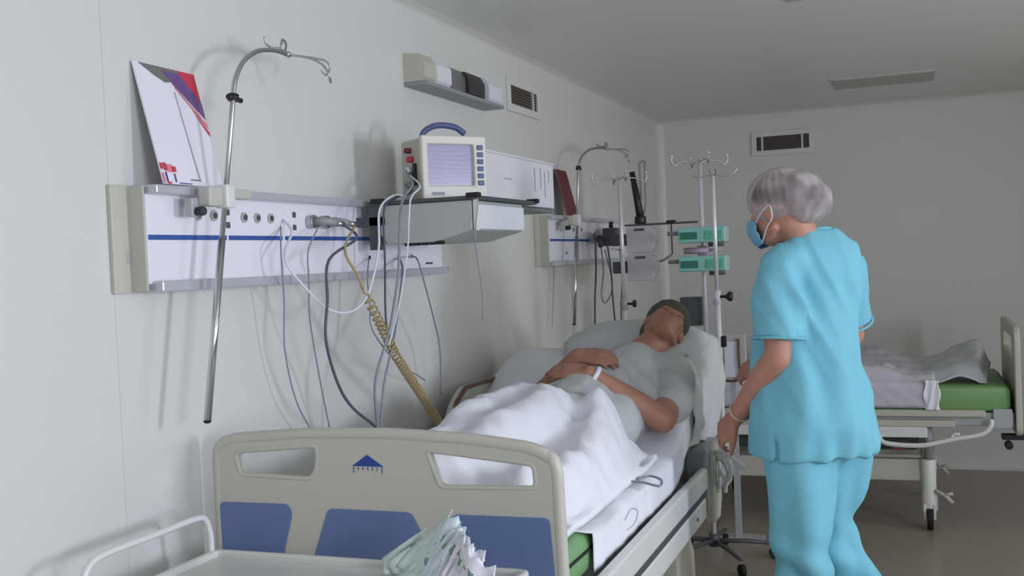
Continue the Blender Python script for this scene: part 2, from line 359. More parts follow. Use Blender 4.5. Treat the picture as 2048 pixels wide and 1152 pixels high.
# ================================================================ drip poles hung on the headwalls
def wall_pole(label, base, top, reach, rise, hd, clampz):
    base = Vector(base); top = Vector(top)
    t = thing('drip_pole', label, 'iv pole', tuple(base))
    ax = (top-base).normalized()
    arc = [base, base.lerp(top, 0.5), top]
    L = reach
    hd = Vector((hd[0], hd[1], 0)).normalized(); cross_ = Vector((hd.y, -hd.x, 0))
    arcp = [top+hd*L*a_+Vector((0, 0, rise*b_)) for a_, b_ in ((0.05, 0.32), (0.20, 0.66), (0.45, 0.90), (0.75, 1.0), (1.0, 1.0))]
    MB().tube([base, base.lerp(top, 0.55)], 0.009, 12).build('pole', CHROME, t)
    MB().tube([base.lerp(top, 0.55)]+smooth_path([top]+arcp), 0.0065, 10).build('upper_pole', STEEL, t)
    MB().sph(base, (0.0095, 0.0095, 0.006)).build('foot_cap', RUBBER, t)
    ring = MB(); ring.tube([top-ax*0.008, top+ax*0.008], 0.014, 14); ring.tube([top-Vector((0, 0.022, 0)), top+Vector((0, 0.032, -0.004))], 0.007, 8); ring.build('collar', BLACK, t)
    e = arcp[-1]
    hooks = [[(0, 0, 0), (0.03, 0.08, 0.0), (0.05, 0.16, 0.0), (0.055, 0.19, -0.015), (0.05, 0.17, -0.04), (0.045, 0.145, -0.03)],
             [(0, 0, 0), (0.06, 0.04, -0.01), (0.10, 0.06, -0.03), (0.12, 0.065, -0.06), (0.11, 0.09, -0.075), (0.10, 0.10, -0.055)],
             [(0, 0, 0.0), (-0.01, -0.03, 0.012), (-0.02, -0.06, 0.012), (-0.025, -0.09, 0.018), (-0.025, -0.10, 0.036)],
             [(0, -0.02, 0.0), (0.02, -0.04, 0.020), (0.025, -0.07, 0.028), (0.03, -0.09, 0.006)]]
    for h in hooks:
        MB().tube(smooth_path([e+cross_*q[0]*0.8+hd*q[1]*0.78+Vector((0, 0, q[2])) for q in h], 5), 0.0032, 8).build('hook', STEEL, t)
    MB().sph(e, (0.01, 0.014, 0.009)).build('hook_hub', CHROME, t)
    c = base.lerp(top, (clampz-base.z)/(top.z-base.z))
    cb = MB().box((c.x-0.03, c.y-0.07, clampz-0.026), (c.x+0.006, c.y-0.017, clampz+0.022)).build('clamp_block', BEIGE2, t, bev=0.005)
    MB().box((c.x-0.02, c.y-0.018, clampz-0.03), (c.x+0.018, c.y+0.018, clampz+0.028)).build('clamp', WHITEM, t, bev=0.005)
    MB().box((0.082, c.y-0.095, clampz-0.05), (0.105, c.y-0.06, clampz-0.005)).build('clamp_jaw', GREYM, t, bev=0.003)
    MB().cyl((0.100, c.y-0.075, clampz-0.038), (0.128, c.y-0.080, clampz-0.038), 0.011).build('clamp_knob', BLACK, t, bev=0.002)
    return t
wall_pole('chrome drip pole with hooks clamped to the nearest headwall unit', (0.13, 2.097, 1.154), (0.135, 2.258, 1.940), 0.26, 0.150, (0, 1), 1.692)
wall_pole('thin drip pole with curved top hanging beside the maroon card', (0.140, 4.982, 1.178), (0.140, 5.166, 1.954), 0.30, 0.115, (0.25, 0.97), 1.69)

# ================================================================ shelf with drawer box, monitor
t = thing('wall_shelf', 'grey wall shelf with white fronted drawer under the patient monitor', 'shelf', (0.0, 3.2, 1.57))
MB().box((0.10, 2.995, 1.695), (0.475, 3.545, 1.707)).build('top_plate', DARKG, t, bev=0.002)
mb = MB(); mb.poly([[(0.14, 1.694), (0.455, 1.694), (0.455, 1.602), (0.33, 1.571), (0.165, 1.571), (0.14, 1.60)]], lambda x, z: (x, 3.0, z), (0, 0.45, 0)); mb.build('drawer_box', M('shelf_grey', (182, 186, 180), 0.4), t, bev=0.004)
MB().box((0.4555, 3.02, 1.604), (0.468, 3.43, 1.682)).build('drawer_front', WHITEP, t, bev=0.004)
MB().box((0.459, 3.0, 1.60), (0.472, 3.018, 1.70)).build('corner_strip', WHITEM, t, bev=0.002)
for x, y in ((0.135, 3.0), (0.462, 3.0), (0.462, 3.54), (0.135, 3.54)): MB().box((x-0.022, y-0.012, 1.700), (x+0.022, y+0.014, 1.716), bev=0.004).build('corner_bumper', BLACK, t)
MB().box((0.0, 3.0, 1.63), (0.16, 3.03, 1.66)).box((0.1, 3.0, 1.555), (0.14, 3.02, 1.70)).build('wall_bracket', DARKG, t, bev=0.002)
mb = MB()
for i in range(5): mb.box((0.22+i*0.028, 3.005, 1.563), (0.238+i*0.028, 3.025, 1.573))
mb.sph((0.335, 3.01, 1.572), (0.018, 0.01, 0.008)).build('fixings', BLACK, t)
# patient monitor, turned towards the room
ang = math.radians(-38); RM = Matrix.Rotation(ang, 3, 'Z'); mc = Vector((0.285, 3.20, 1.708))
def mon(q): return mc+RM @ Vector(q)     # local: +x is the screen side, y along the screen
t = thing('patient_monitor', 'beige patient monitor with violet screen and blue handle on the wall shelf', 'monitor', tuple(mc))
def mbox(a, b, bev=0.0):
    m_ = MB(); m_.box(a, b, bev=bev)
    for v in m_.bm.verts: v.co = mon(v.co)
    return m_
W2, HM = 0.118, 0.205
mbox((-0.10, -W2+0.006, 0), (0.045, W2-0.006, HM-0.004), 0.008).build('housing', BEIGE, t)
m_ = MB(); m_.poly([[(-W2, 0), (W2, 0), (W2, HM), (-W2, HM)], [(-W2+0.022, 0.045), (W2-0.047, 0.045), (W2-0.047, HM-0.028), (-W2+0.022, HM-0.028)]], lambda y, z: (0.045, y, z), (0.022, 0, 0))
for v in m_.bm.verts: v.co = mon(v.co)
m_.build('bezel', M('bezel_cream', (222, 218, 206), 0.4), t, bev=0.005)
SCR = bpy.data.materials.new('lit_screen'); SCR.use_nodes = True; nt = SCR.node_tree; b = nt.nodes['Principled BSDF']
tc = nt.nodes.new('ShaderNodeTexCoord'); wv = nt.nodes.new('ShaderNodeTexWave'); wv.bands_direction = 'Z'; wv.inputs['Scale'].default_value = 22; wv.inputs['Distortion'].default_value = 4.5
nt.links.new(tc.outputs['Object'], wv.inputs['Vector']); cr = nt.nodes.new('ShaderNodeValToRGB')
cr.color_ramp.elements[0].color = (0.30, 0.29, 0.45, 1); cr.color_ramp.elements[1].color = (0.38, 0.37, 0.54, 1)
nt.links.new(wv.outputs['Fac'], cr.inputs[0]); nt.links.new(cr.outputs[0], b.inputs['Emission Color']); b.inputs['Emission Strength'].default_value = 0.5
b.inputs['Base Color'].default_value = (0.10, 0.09, 0.16, 1); b.inputs['Roughness'].default_value = 0.25
mbox((0.046, -W2+0.021, 0.044), (0.052, W2-0.046, HM-0.027)).build('screen', SCR, t)
for k in range(6): mbox((0.066, W2-0.036, 0.045+k*0.023), (0.071, W2-0.014, 0.061+k*0.023), 0.002).build('key', BLUEH, t)
mbox((0.066, -W2+0.03, 0.014), (0.0685, -W2+0.075, 0.024)).build('maker_plate', GREYP, t)
pts = smooth_path([(-0.05, -0.06, HM-0.01), (-0.045, -0.05, HM+0.025), (-0.03, -0.01, HM+0.045), (-0.02, 0.05, HM+0.040), (-0.015, 0.085, HM+0.018)], 5)
MB().tube([mon(q) for q in pts], 0.010, 10).build('handle', BLUEH, t)
for (x, z, rr, mt) in ((-0.03, 0.165, 0.009, MAROON), (-0.015, 0.135, 0.010, RED), (-0.03, 0.10, 0.012, WHITEP), (-0.005, 0.085, 0.008, DARKG), (-0.03, 0.055, 0.011, GREYP)):
    MB().cyl(mon((x, -W2+0.008, z)), mon((x, -W2-0.012, z)), rr).build('connector', mt, t)
mbox((0.0, -W2-0.004, 0.05), (0.014, -W2+0.008, 0.12), 0.002).build('side_slot', BLACK, t)
# long white box at the end of the shelf
t = thing('white_case', 'long white case with small grey print behind the patient monitor', 'case', (0.26, 3.8, 1.708))
wb = [(0.19, 3.50), (0.335, 3.50), (0.335, 4.18), (0.19, 4.18)]
MB().box((0.20, 3.42, 1.708), (0.335, 4.17, 1.888)).build('body', WHITEP, t, bev=0.006)
MB().box((0.335, 3.42, 1.884), (0.341, 4.17, 1.892)).build('lid_edge', WHITEM, t, bev=0.001)
for y, a, b_ in ((3.93, 1.77, 1.86), (4.0, 1.78, 1.865), (4.05, 1.75, 1.85), (4.1, 1.81, 1.86)):
    MB().box((0.335, y, a), (0.3365, y+0.006, b_)).build('printed_mark', M('faint_print', (150, 152, 168), 0.5), t)
MB().box((0.335, 3.60, 1.80), (0.3362, 3.68, 1.803)).build('printed_mark', MC['faint_print'], t)
MB().box((0.10, 3.44, 1.690), (0.33, 4.17, 1.706)).build('bracket_tray', M('tray_grey', (120, 122, 124), 0.4), t, bev=0.002)

# ================================================================ hoses and cables at the near headwall
def cable(label, pts, r, mat, grp=None, k=6, name='cable', cat='cable'):
    o = MB().tube(smooth_path(pts, k), r, 8).build(name, mat); tag(o, label, cat, grp); return o
# gas probes
for dy, lb in ((0.0, 'left one of two metal gas probes plugged into the near headwall'), (0.075, 'right one of two metal gas probes plugged into the near headwall')):
    t = thing('gas_probe', lb, 'gas probe', (0.095, 2.715+dy, 1.635))
    MB().cyl((0.056, 2.715+dy, 1.642), (0.078, 2.715+dy, 1.642), 0.02).build('collar', STEEL, t, bev=0.002)
    MB().tube([(0.076, 2.715+dy, 1.642), (0.10, 2.72+dy, 1.642), (0.115, 2.745+dy, 1.64), (0.118, 2.775+dy, 1.637)], [0.013, 0.014, 0.011, 0.008], 12).build('body', GREYP, t)
    MB().cyl((0.117, 2.77+dy, 1.636), (0.12, 2.80+dy, 1.634), 0.009).build('nut', STEEL, t)
cable('thin white tube looping low from the near headwall up to the shelf', [(0.057, 2.577, 1.645), (0.10, 2.55, 1.61), (0.130, 2.464, 1.531), (0.160, 2.521, 1.447), (0.180, 2.588, 1.392), (0.200, 2.677, 1.377), (0.220, 2.749, 1.421), (0.220, 2.830, 1.552), (0.210, 2.867, 1.673), (0.2, 2.985, 1.722), (0.22, 3.03, 1.72)], 0.0035, CABW)
cable('grey hose hanging from left gas probe to behind the footboard', [(0.12, 2.80, 1.634), (0.165, 2.80, 1.59), (0.200, 2.574, 1.527), (0.200, 2.556, 1.417), (0.200, 2.538, 1.308), (0.200, 2.589, 1.185), (0.200, 2.666, 1.104), (0.200, 2.809, 1.019), (0.200, 2.866, 0.946)], 0.0042, CABD)
cable('thin grey cable hanging straight down from the near headwall plug', [(0.09, 2.715, 1.63), (0.140, 2.568, 1.557), (0.140, 2.563, 1.474), (0.120, 2.591, 1.361), (0.080, 2.695, 1.180), (0.060, 2.771, 1.020)], 0.0022, CABG)
cable('thin pale strand falling left of the white looping tube', [(0.057, 2.565, 1.625), (0.120, 2.462, 1.559), (0.100, 2.496, 1.423), (0.080, 2.519, 1.284), (0.070, 2.578, 1.137), (0.060, 2.673, 1.029)], 0.0022, CABG)  # thin grey tube that nears the wall towards its lower end
hp = [(0.160, 2.679, 1.620), (0.200, 2.665, 1.554), (0.220, 2.695, 1.481)]
cable('smooth amber hose running from right gas probe to the coil', [(0.12, 2.875, 1.634)]+hp[1:]+[(0.220, 2.723, 1.440)], 0.0042, YELLOWH, name='air_hose', cat='hose')
A0, A1 = Vector((0.220, 2.723, 1.440)), Vector((0.220, 2.911, 1.227)); A2 = Vector((0.160, 3.386, 0.906))
pts = []; tt = 0
cl = [A0.lerp(A1, i/60) for i in range(60)] + [A1.lerp(A2, i/90) for i in range(91)]
def coil(lo, n_turn, seg, grow):
    out = []
    ph = 0.0
    N = n_turn*seg
    for i in range(N+1):
        s_ = (i/N)**grow
        if s_ < 0.42: c = A0.lerp(A1, s_/0.42); ax = (A1-A0)
        else: c = A1.lerp(A2, (s_-0.42)/0.58); ax = (A2-A1)
        ax = ax.normalized(); u = ax.cross(Vector((1, 0, 0))).normalized(); v = ax.cross(u)
        a = 2*PI*i/seg; out.append(c+(u*math.cos(a)+v*math.sin(a))*(0.013 if i > seg else 0.013*i/seg))
    return out
mb = MB(); mb.tube(coil(0, 46, 14, 0.72), 0.0033, 6); o = mb.build('air_hose', YELLOWH); tag(o, 'coiled amber air hose slanting down behind the bed', 'hose')
MC_lbl = ['leftmost dark cable hanging from the shelf past its near face', 'cable crossing in front of the coiled hose below the shelf', 'pair cable joining the crossing cable below the shelf']
cable('monitor cable draped over the shelf and hanging behind the coiled hose', [mon((-0.03, -W2-0.012, 0.10)), (0.240, 3.040, 1.758), (0.240, 2.968, 1.708), (0.260, 2.901, 1.641), (0.260, 2.876, 1.490), (0.260, 2.815, 1.343), (0.260, 2.767, 1.273), (0.240, 2.732, 1.161), (0.220, 2.774, 1.022), (0.200, 2.818, 0.955)], 0.0042, CABG)
cable('dark monitor cable hanging straight from shelf corner to the hose crossing', [mon((-0.03, -W2-0.012, 0.055)), (0.200, 3.109, 1.737), (0.180, 3.033, 1.717), (0.170, 2.973, 1.678), (0.170, 2.964, 1.522), (0.180, 2.933, 1.337), (0.220, 2.890, 1.247)], 0.0035, CABD)
cable('grey cable from the headwall sockets down to the footboard', [(0.06, 3.278, 1.532), (0.140, 3.142, 1.488), (0.180, 3.018, 1.363), (0.220, 2.892, 1.263), (0.220, 2.825, 1.149), (0.210, 2.811, 1.016), (0.200, 2.834, 0.952)], 0.0038, CABG)
cable('short grey cable leaving the leftmost dark socket', [(0.06, 3.064, 1.533), (0.150, 2.882, 1.463), (0.200, 2.798, 1.390), (0.220, 2.769, 1.318), (0.140, 3.059, 1.200), (0.080, 3.399, 1.094)], 0.0022, CABG)
cable('thin cable bowing out from the last dark socket towards the bed', [(0.06, 3.375, 1.533), (0.160, 3.217, 1.519), (0.160, 3.266, 1.433), (0.140, 3.368, 1.308), (0.120, 3.450, 1.196), (0.100, 3.484, 1.030)], 0.0028, CABG)
cable('thin grey cord hanging alone from the white drawer corner', [(0.47, 3.0, 1.71), (0.478, 2.995, 1.68), (0.478, 2.962, 1.585), (0.470, 2.992, 1.510), (0.460, 3.042, 1.416), (0.450, 3.063, 1.322)], 0.0018, CABG)
cable('white charging lead hanging against shelf side', [mon((-0.005, -W2-0.012, 0.085)), (0.300, 2.968, 1.744), (0.300, 2.902, 1.705), (0.300, 2.881, 1.638), (0.280, 2.902, 1.549), (0.260, 2.877, 1.399), (0.260, 2.792, 1.271)], 0.0028, CABW)

# ================================================================ equipment at the far headwall
for i, (a, lb, mt, r) in enumerate(((
    [(0.055, 5.706, 1.624), (0.120, 5.482, 1.619), (0.130, 5.440, 1.433), (0.130, 5.398, 1.276), (0.130, 5.367, 1.067)], 'dark cable hanging lowest left under the far headwall', CABD, .005),
    ([(0.055, 5.803, 1.596), (0.120, 5.575, 1.593), (0.130, 5.585, 1.429), (0.130, 5.525, 1.296), (0.130, 5.608, 1.251), (0.130, 5.756, 1.341), (0.120, 5.667, 1.538)], 'looping grey cable under the far headwall', CABG, .004),
    ([(0.055, 5.938, 1.597), (0.120, 5.706, 1.593), (0.140, 5.701, 1.426), (0.140, 5.717, 1.259), (0.140, 5.767, 1.032)], 'blue grey cable hanging under the far headwall', CABD, .005),
    ([(0.055, 6.230, 1.537), (0.140, 5.911, 1.535), (0.140, 5.928, 1.363), (0.140, 5.879, 1.194), (0.140, 5.903, 0.992)], 'dark cable hanging beside the bright steel drip stand', CABD, .004))):
    cable(lb, a, r, mt, None)
t = thing('gas_probe', 'black gas probe plugged in left on the far headwall', 'gas probe', (0.100, 5.646, 1.599))
MB().cyl((0.090, 5.681, 1.600), (0.140, 5.506, 1.597), 0.022).build('collar', BLACK, t)
MB().cyl((0.140, 5.506, 1.597), (0.140, 5.519, 1.554), 0.012).build('body', DARKG, t)
t = thing('vacuum_regulator', 'dark regulator block mounted on the far headwall by steel stand', 'regulator', (0.120, 5.831, 1.593))
MB().box((0.100, 5.824, 1.560), (0.180, 5.695, 1.659)).build('body', DARKG, t, bev=0.006)
MB().cyl((0.140, 5.737, 1.662), (0.140, 5.742, 1.692), 0.012).build('gauge', BLACK, t)
# clear bag / humidifier hanging at stand
def floor_stand(label, x, y, ztop, zsplit, hooks, legs=5, ph=0.3, lean=0.0):
    t = thing('drip_stand', label, 'iv stand', (x, y, 0))
    MB().tube([(x, y, 0.09), (x, y, zsplit)], 0.0125, 14).build('lower_pole', WHITEM, t)
    MB().tube([(x, y, zsplit), (x, y, ztop)], 0.0105, 12).build('upper_pole', M('satin_pole', (226, 226, 230), 0.35, 0.35), t)
    MB().cyl((x, y, zsplit-0.03), (x, y, zsplit+0.03), 0.017).build('height_collar', GREYM, t)
    mb = MB(); mb.cyl((x+0.012, y, zsplit), (x+0.045, y, zsplit), 0.006); mb.cyl((x+0.045, y-0.0, zsplit), (x+0.06, y, zsplit), 0.018); mb.build('height_knob', BLACK, t, bev=0.002)
    MB().cyl((x, y, 0.07), (x, y, 0.13), 0.026).build('hub', DARKG, t)
    for k in range(legs):
        a = ph+2*PI*k/legs; d = Vector((math.cos(a), math.sin(a), 0))
        o_ = Vector((x, y, 0.095)); lg = MB().tube([o_+d*0.015, o_+d*0.15+Vector((0, 0, -0.005)), o_+d*0.29+Vector((0, 0, -0.02))], [0.012, 0.011, 0.010], 8).build('leg', DARKG, t)
        e = o_+d*0.29; pd = Vector((-d.y, d.x, 0))
        MB().cyl(e+Vector((0, 0, -0.067))-pd*0.011, e+Vector((0, 0, -0.067))+pd*0.011, 0.028).build('caster', RUBBER, lg)
    for k in range(hooks):
        a = 0.5+2*PI*k/hooks; d = Vector((math.cos(a), math.sin(a), 0)); o_ = Vector((x, y, ztop-0.02))
        MB().tube(smooth_path([o_, o_+d*0.05+Vector((0, 0, 0.012)), o_+d*0.10+Vector((0, 0, 0.004)), o_+d*0.125+Vector((0, 0, -0.012)), o_+d*0.14+Vector((0, 0, 0.012)), o_+d*0.138+Vector((0, 0, 0.03))], 4), 0.0035, 6).build('hook', STEEL, t)
        MB().sph(o_+d*0.138+Vector((0, 0, 0.034)), 0.006).build('hook_tip', WHITEP, t)
    return t
floor_stand('tall steel drip stand on casters carrying the green faced pumps', 0.755, 5.155, 1.955, 1.0, 4)
floor_stand('far steel drip stand in front of the far headwall unit', 0.341, 5.2, 1.90, 1.26, 4, ph=0.6)
# green faced infusion pumps on the stand
for z0, lb in ((1.548, 'upper green faced infusion pump on the tall drip stand'), (1.412, 'lower green faced infusion pump on the tall drip stand')):
    t = thing('infusion_pump', lb, 'infusion pump', (0.77, 5.11, z0), 'green faced infusion pumps')
    MB().box((0.66, 5.03, z0), (0.885, 5.14, z0+0.075), bev=0.006).build('body', M('pump_shell', (176, 196, 196), 0.4), t)
    MB().box((0.663, 5.023, z0+0.004), (0.882, 5.031, z0+0.071), bev=0.003).build('face', TEAL, t)
    MB().box((0.672, 5.018, z0+0.018), (0.755, 5.0235, z0+0.052), bev=0.002).build('display', TEALD, t)
    MB().box((0.79, 5.018, z0+0.014), (0.872, 5.0235, z0+0.056), bev=0.002).build('keypad', TEALM, t)
    MB().cyl((0.80, 5.06, z0-0.006), (0.87, 5.06, z0-0.006), 0.014).build('syringe_clamp', DARKG, t)
    MB().cyl((0.60, 5.08, z0+0.05), (0.66, 5.08, z0+0.05), 0.010).build('side_plunger', GREYP, t)
    MB().box((0.74, 5.13, z0+0.01), (0.775, 5.15, z0+0.065)).build('pole_clamp', DARKG, t)
t = thing('syringe', 'purple tinted syringe lying between two green faced pumps', 'syringe', (0.77, 5.08, 1.50))
MB().cyl((0.68, 5.07, 1.512), (0.80, 5.07, 1.512), 0.015).build('barrel', M('syringe_pinkish', (176, 158, 178), 0.3), t)
MB().cyl((0.80, 5.07, 1.512), (0.86, 5.07, 1.512), 0.006).build('plunger', GREYM, t)
MB().box((0.74, 5.085, 1.487), (0.775, 5.15, 1.535)).build('holder', GREYP, t)
# grey box behind
t = thing('control_box', 'dark grey box fixed low on the tall drip stand', 'box', (0.70, 5.2, 1.14))
MB().box((0.63, 5.17, 1.145), (0.735, 5.25, 1.285), bev=0.006).build('body', DARKG, t)
MB().box((0.622, 5.168, 1.14), (0.63, 5.25, 1.29)).build('edge_strip', GREYM, t)
# bed-mounted white drip pole at the head corner of the bed
t = thing('bed_drip_pole', 'white telescopic drip pole with black knob fixed to the bed corner', 'iv pole', (0.955, 4.33, 0.62))
bx, by = 0.957, 4.34
MB().tube([(bx, by, 0.52), (bx, by, 1.33)], 0.0125, 14).build('lower_pole', WHITEM, t)
MB().tube([(bx, by, 1.33), (bx-0.0, by, 1.825)], 0.0085, 12).build('upper_pole', MC['satin_pole'], t)
MB().cyl((bx, by, 1.29), (bx, by, 1.345), 0.016).build('collar', WHITEP, t)
mb = MB(); mb.cyl((bx+0.01, by-0.005, 1.32), (bx+0.04, by-0.005, 1.32), 0.006); mb.tube([(bx+0.036, by-0.005, 1.32), (bx+0.05, by-0.005, 1.32), (bx+0.062, by-0.005, 1.32)], [0.010, 0.021, 0.018], 12); mb.build('knob', BLACK, t)
MB().box((bx+0.012, by-0.012, 1.115), (bx+0.03, by+0.012, 1.16), bev=0.003).build('catch', BLACK, t)
for k in range(4):
    a = 0.3+PI/2*k; d = Vector((math.cos(a), math.sin(a), 0)); o_ = Vector((bx, by, 1.82))
    MB().tube(smooth_path([o_, o_+d*0.05+Vector((0, 0, -0.012)), o_+d*0.085+Vector((0, 0, -0.002)), o_+d*0.10+Vector((0, 0, 0.02))], 4), 0.003, 6).build('hook', STEEL, t)
# pumps and black holder by the far stand
px_, py_ = 0.40, 5.3
for z0, lb in ((1.512, 'upper pale pump box beside the far headwall'), (1.372, 'lower pale pump box beside the far headwall')):
    t = thing('pump_box', lb, 'pump', (0.428, 5.300, 1.527), 'pale pump boxes')
    cx = 0.425
    mb = MB(); mb.poly([[(cx-0.075, z0), (cx+0.045, z0), (cx+0.06, z0+0.02), (cx+0.075, z0+0.065), (cx+0.06, z0+0.12), (cx+0.04, z0+0.13), (cx-0.075, z0+0.13)]], lambda x, z: (x, 5.25, z), (0, 0.11, 0)); mb.build('body', M('pale_pump', (206, 204, 208), 0.4), t, bev=0.006)
    MB().box((cx-0.03, 5.243, z0+0.112), (cx+0.02, 5.25, z0+0.124)).build('latch', DARKG, t)
    MB().box((cx-0.16, 5.28, z0+0.04), (cx-0.075, 5.33, z0+0.10), bev=0.006).build('pole_clamp', DARKG, t)
t = thing('utility_arm', 'thin dark horizontal rail arm above the pale pumps', 'rail arm', (0.4, 5.32, 1.66))
ax0 = 0.319; ax1 = 0.694
MB().box((ax0, 5.35, 1.652), (ax1, 5.37, 1.662)).build('bar', DARKG, t)
ak = 0.560
MB().box((ak-0.022, 5.34, 1.655), (ak+0.022, 5.38, 1.672), bev=0.003).build('bumper', BLACK, t)
MB().box((ak-0.003, 5.355, 1.50), (ak+0.003, 5.365, 1.655)).build('drop_rod', DARKG, t)
MB().tube(smooth_path([(ak, 5.36, 1.50), (ak-0.05, 5.36, 1.47), (ak-0.12, 5.36, 1.46)], 4), 0.006).build('curved_rod', GREYP, t)
t = thing('forked_holder', 'upright black forked holder standing on the dark rail arm', 'holder', (0.404, 5.360, 1.682))
kx = 0.401
MB().tube([(kx+0.005, 5.36, 1.665), (kx-0.012, 5.36, 1.78), (kx-0.035, 5.36, 1.93)], [0.022, 0.018, 0.014], 10).build('black_arm', BLACK, t)
MB().tube([(kx+0.012, 5.36, 1.68), (kx+0.032, 5.36, 1.76), (kx+0.034, 5.36, 1.98), (kx+0.026, 5.36, 1.985), (kx+0.006, 5.36, 1.97), (kx+0.008, 5.36, 1.78)], 0.006, 8).build('steel_loop', GREYP, t)
MB().cyl((kx, 5.36, 1.663), (kx, 5.36, 1.70), 0.03).build('foot', BLACK, t, bev=0.004)

# ================================================================ near bed
FYB = 2.2
def rounded(poly, r=0.02, n=4):
    out = []; N = len(poly)
    for i in range(N):
        p0, p1, p2 = Vector(poly[i-1]), Vector(poly[i]), Vector(poly[(i+1) % N])
        a = (p0-p1); b = (p2-p1); d = min(r, a.length*0.45, b.length*0.45); a = p1+a.normalized()*d; b = p1+b.normalized()*d
        for k in range(n+1):
            t = k/n; q = a*(1-t)**2+p1*2*t*(1-t)+b*t*t; out.append((q.x, q.y))
    return out
bed = thing('hospital_bed', 'near hospital bed with beige footboard of three blue panels', 'hospital bed', (0.51, 3.2, 0.0))
outer = rounded([(0.072, 0.50), (0.064, 0.85), (0.064, 1.045), (0.072, 1.088), (0.115, 1.102), (0.318, 1.117), (0.547, 1.121), (0.774, 1.111), (0.905, 1.096), (0.953, 1.078), (0.968, 1.04), (0.972, 0.80), (0.972, 0.50)], 0.03)
holeL = rounded([(0.128, 1.062), (0.362, 1.082), (0.36, 1.03), (0.343, 1.0), (0.138, 1.005)], 0.016)
holeR = rounded([(0.650, 1.078), (0.912, 1.052), (0.915, 0.998), (0.680, 0.992)], 0.016)
mb = MB(); mb.poly([outer, holeL, holeR], lambda x, z: (x, FYB, z), (0, 0.035, 0)); fb = mb.build('footboard', BEIGE2, bed, bev=0.009)
# raised rolled edge following the outline
ol = [(x, z) for x, z in outer if z > 0.52]
MB().tube([(x+(0.012 if x < 0.3 else -0.012 if x > 0.75 else 0)*0.6, FYB+0.012, z-(0.010 if z > 1.07 else 0)) for x, z in ol], 0.0155, 10).build('rim', BEIGE2, bed)
for hl in (holeL, holeR): MB().tube([(x, FYB+0.004, z) for x, z in hl], 0.0065, 8, closed=True).build('grip_edge', BEIGE2, bed)
for k, pl in enumerate(([(0.078, 0.936), (0.276, 0.938), (0.286, 0.915), (0.24, 0.76), (0.215, 0.62), (0.082, 0.62)], [(0.386, 0.932), (0.606, 0.932), (0.636, 0.876), (0.70, 0.62), (0.27, 0.62), (0.348, 0.828)], [(0.712, 0.932), (0.944, 0.934), (0.952, 0.80), (0.952, 0.62), (0.77, 0.62), (0.742, 0.76), (0.700, 0.90)])):
    mb = MB(); mb.poly([rounded(pl, 0.014)], lambda x, z: (x, FYB-0.003, z), (0, 0.006, 0)); mb.build('blue_inlay', BLUEP, bed, bev=0.0015)
mb = MB(); mb.poly([[(0.457, 1.036), (0.497, 1.063), (0.539, 1.036)]], lambda x, z: (x, FYB-0.0015, z), (0, 0.002, 0))
for k in range(7):
    xx = 0.459+k*0.0125; mb.box((xx, FYB-0.001, (1.020 if k in (0, 6) else 1.026)), (xx+0.0016, FYB+0.0005, 1.0345))
mb.build('emblem', NAVY, bed)
# headboard
hb = rounded([(0.075, 0.55), (0.07, 1.02), (0.11, 1.06), (0.51, 1.08), (0.91, 1.06), (0.95, 1.02), (0.945, 0.55)], 0.04)
mb = MB(); mb.poly([hb, rounded([(0.2, 0.95), (0.4, 0.96), (0.4, 1.01), (0.2, 1.0)], 0.015), rounded([(0.62, 0.96), (0.82, 0.95), (0.82, 1.0), (0.62, 1.01)], 0.015)], lambda x, z: (x, 4.40, z), (0, 0.035, 0)); mb.build('headboard', BEIGE2, bed, bev=0.008)
# frame and platform
MB().box((0.12, 2.26, 0.60), (0.90, 4.36, 0.66), bev=0.006).build('frame', GREYM, bed)
MB().box((0.13, 2.30, 0.66), (0.89, 3.44, 0.70)).build('platform', GREYM, bed)
mb = MB(); mb.poly([[(3.44, 0.66), (3.44, 0.70), (4.20, 0.955), (4.21, 0.92)]], lambda y, z: (0.13, y, z), (0.76, 0, 0)); mb.build('back_section', GREYM, bed)
# collapsed side rail: two long white bars
for s_, x0, x1 in ((1, 0.955, 0.985), (-1, 0.035, 0.060)):
    r_ = MB(); r_.box((x0, 2.42, 0.642), (x1, 3.84, 0.722), bev=0.010); r_.box((x0, 2.42, 0.545), (x1, 3.80, 0.624), bev=0.010); sr = r_.build('side_rail', WHITEM if s_ > 0 else BEIGE2, bed)
    MB().box((x0+0.006, 2.43, 0.62), (x1-0.004, 3.82, 0.648)).build('rail_gap', DARKG, sr)
    for y in (2.7, 3.62): MB().cyl((x1-0.002 if s_ > 0 else x0-0.004, y, 0.585), (x1+0.004 if s_ > 0 else x0+0.002, y, 0.585), 0.006).build('rivet', DARKG, sr)
MB().box((0.90, 3.835, 0.555), (0.985, 4.10, 0.79), bev=0.012).build('rail_hinge_box', GREYP, bed)
MB().box((0.955, 3.90, 0.50), (0.998, 4.02, 0.78), bev=0.012).build('hinge_arm', BEIGE2, bed)
MB().box((0.90, 4.26, 0.55), (0.98, 4.42, 0.75), bev=0.012).build('corner_block', BEIGE, bed)
# far side head rail against the wall
mb = MB(); mb.poly([rounded([(3.42, 0.76), (3.58, 0.98), (3.68, 1.035), (4.12, 1.035), (4.2, 0.97), (4.2, 0.76)], 0.04)], lambda y, z: (0.078, y, z), (0.028, 0, 0)); sr = mb.build('head_rail', BEIGE2, bed, bev=0.008)
MB().tube([(0.108, 3.50, 0.86), (0.108, 3.60, 0.985), (0.108, 3.69, 1.03), (0.108, 4.1, 1.03)], 0.009, 8).build('rail_edge', M('reddish_edge', (120, 82, 78), 0.5), sr)
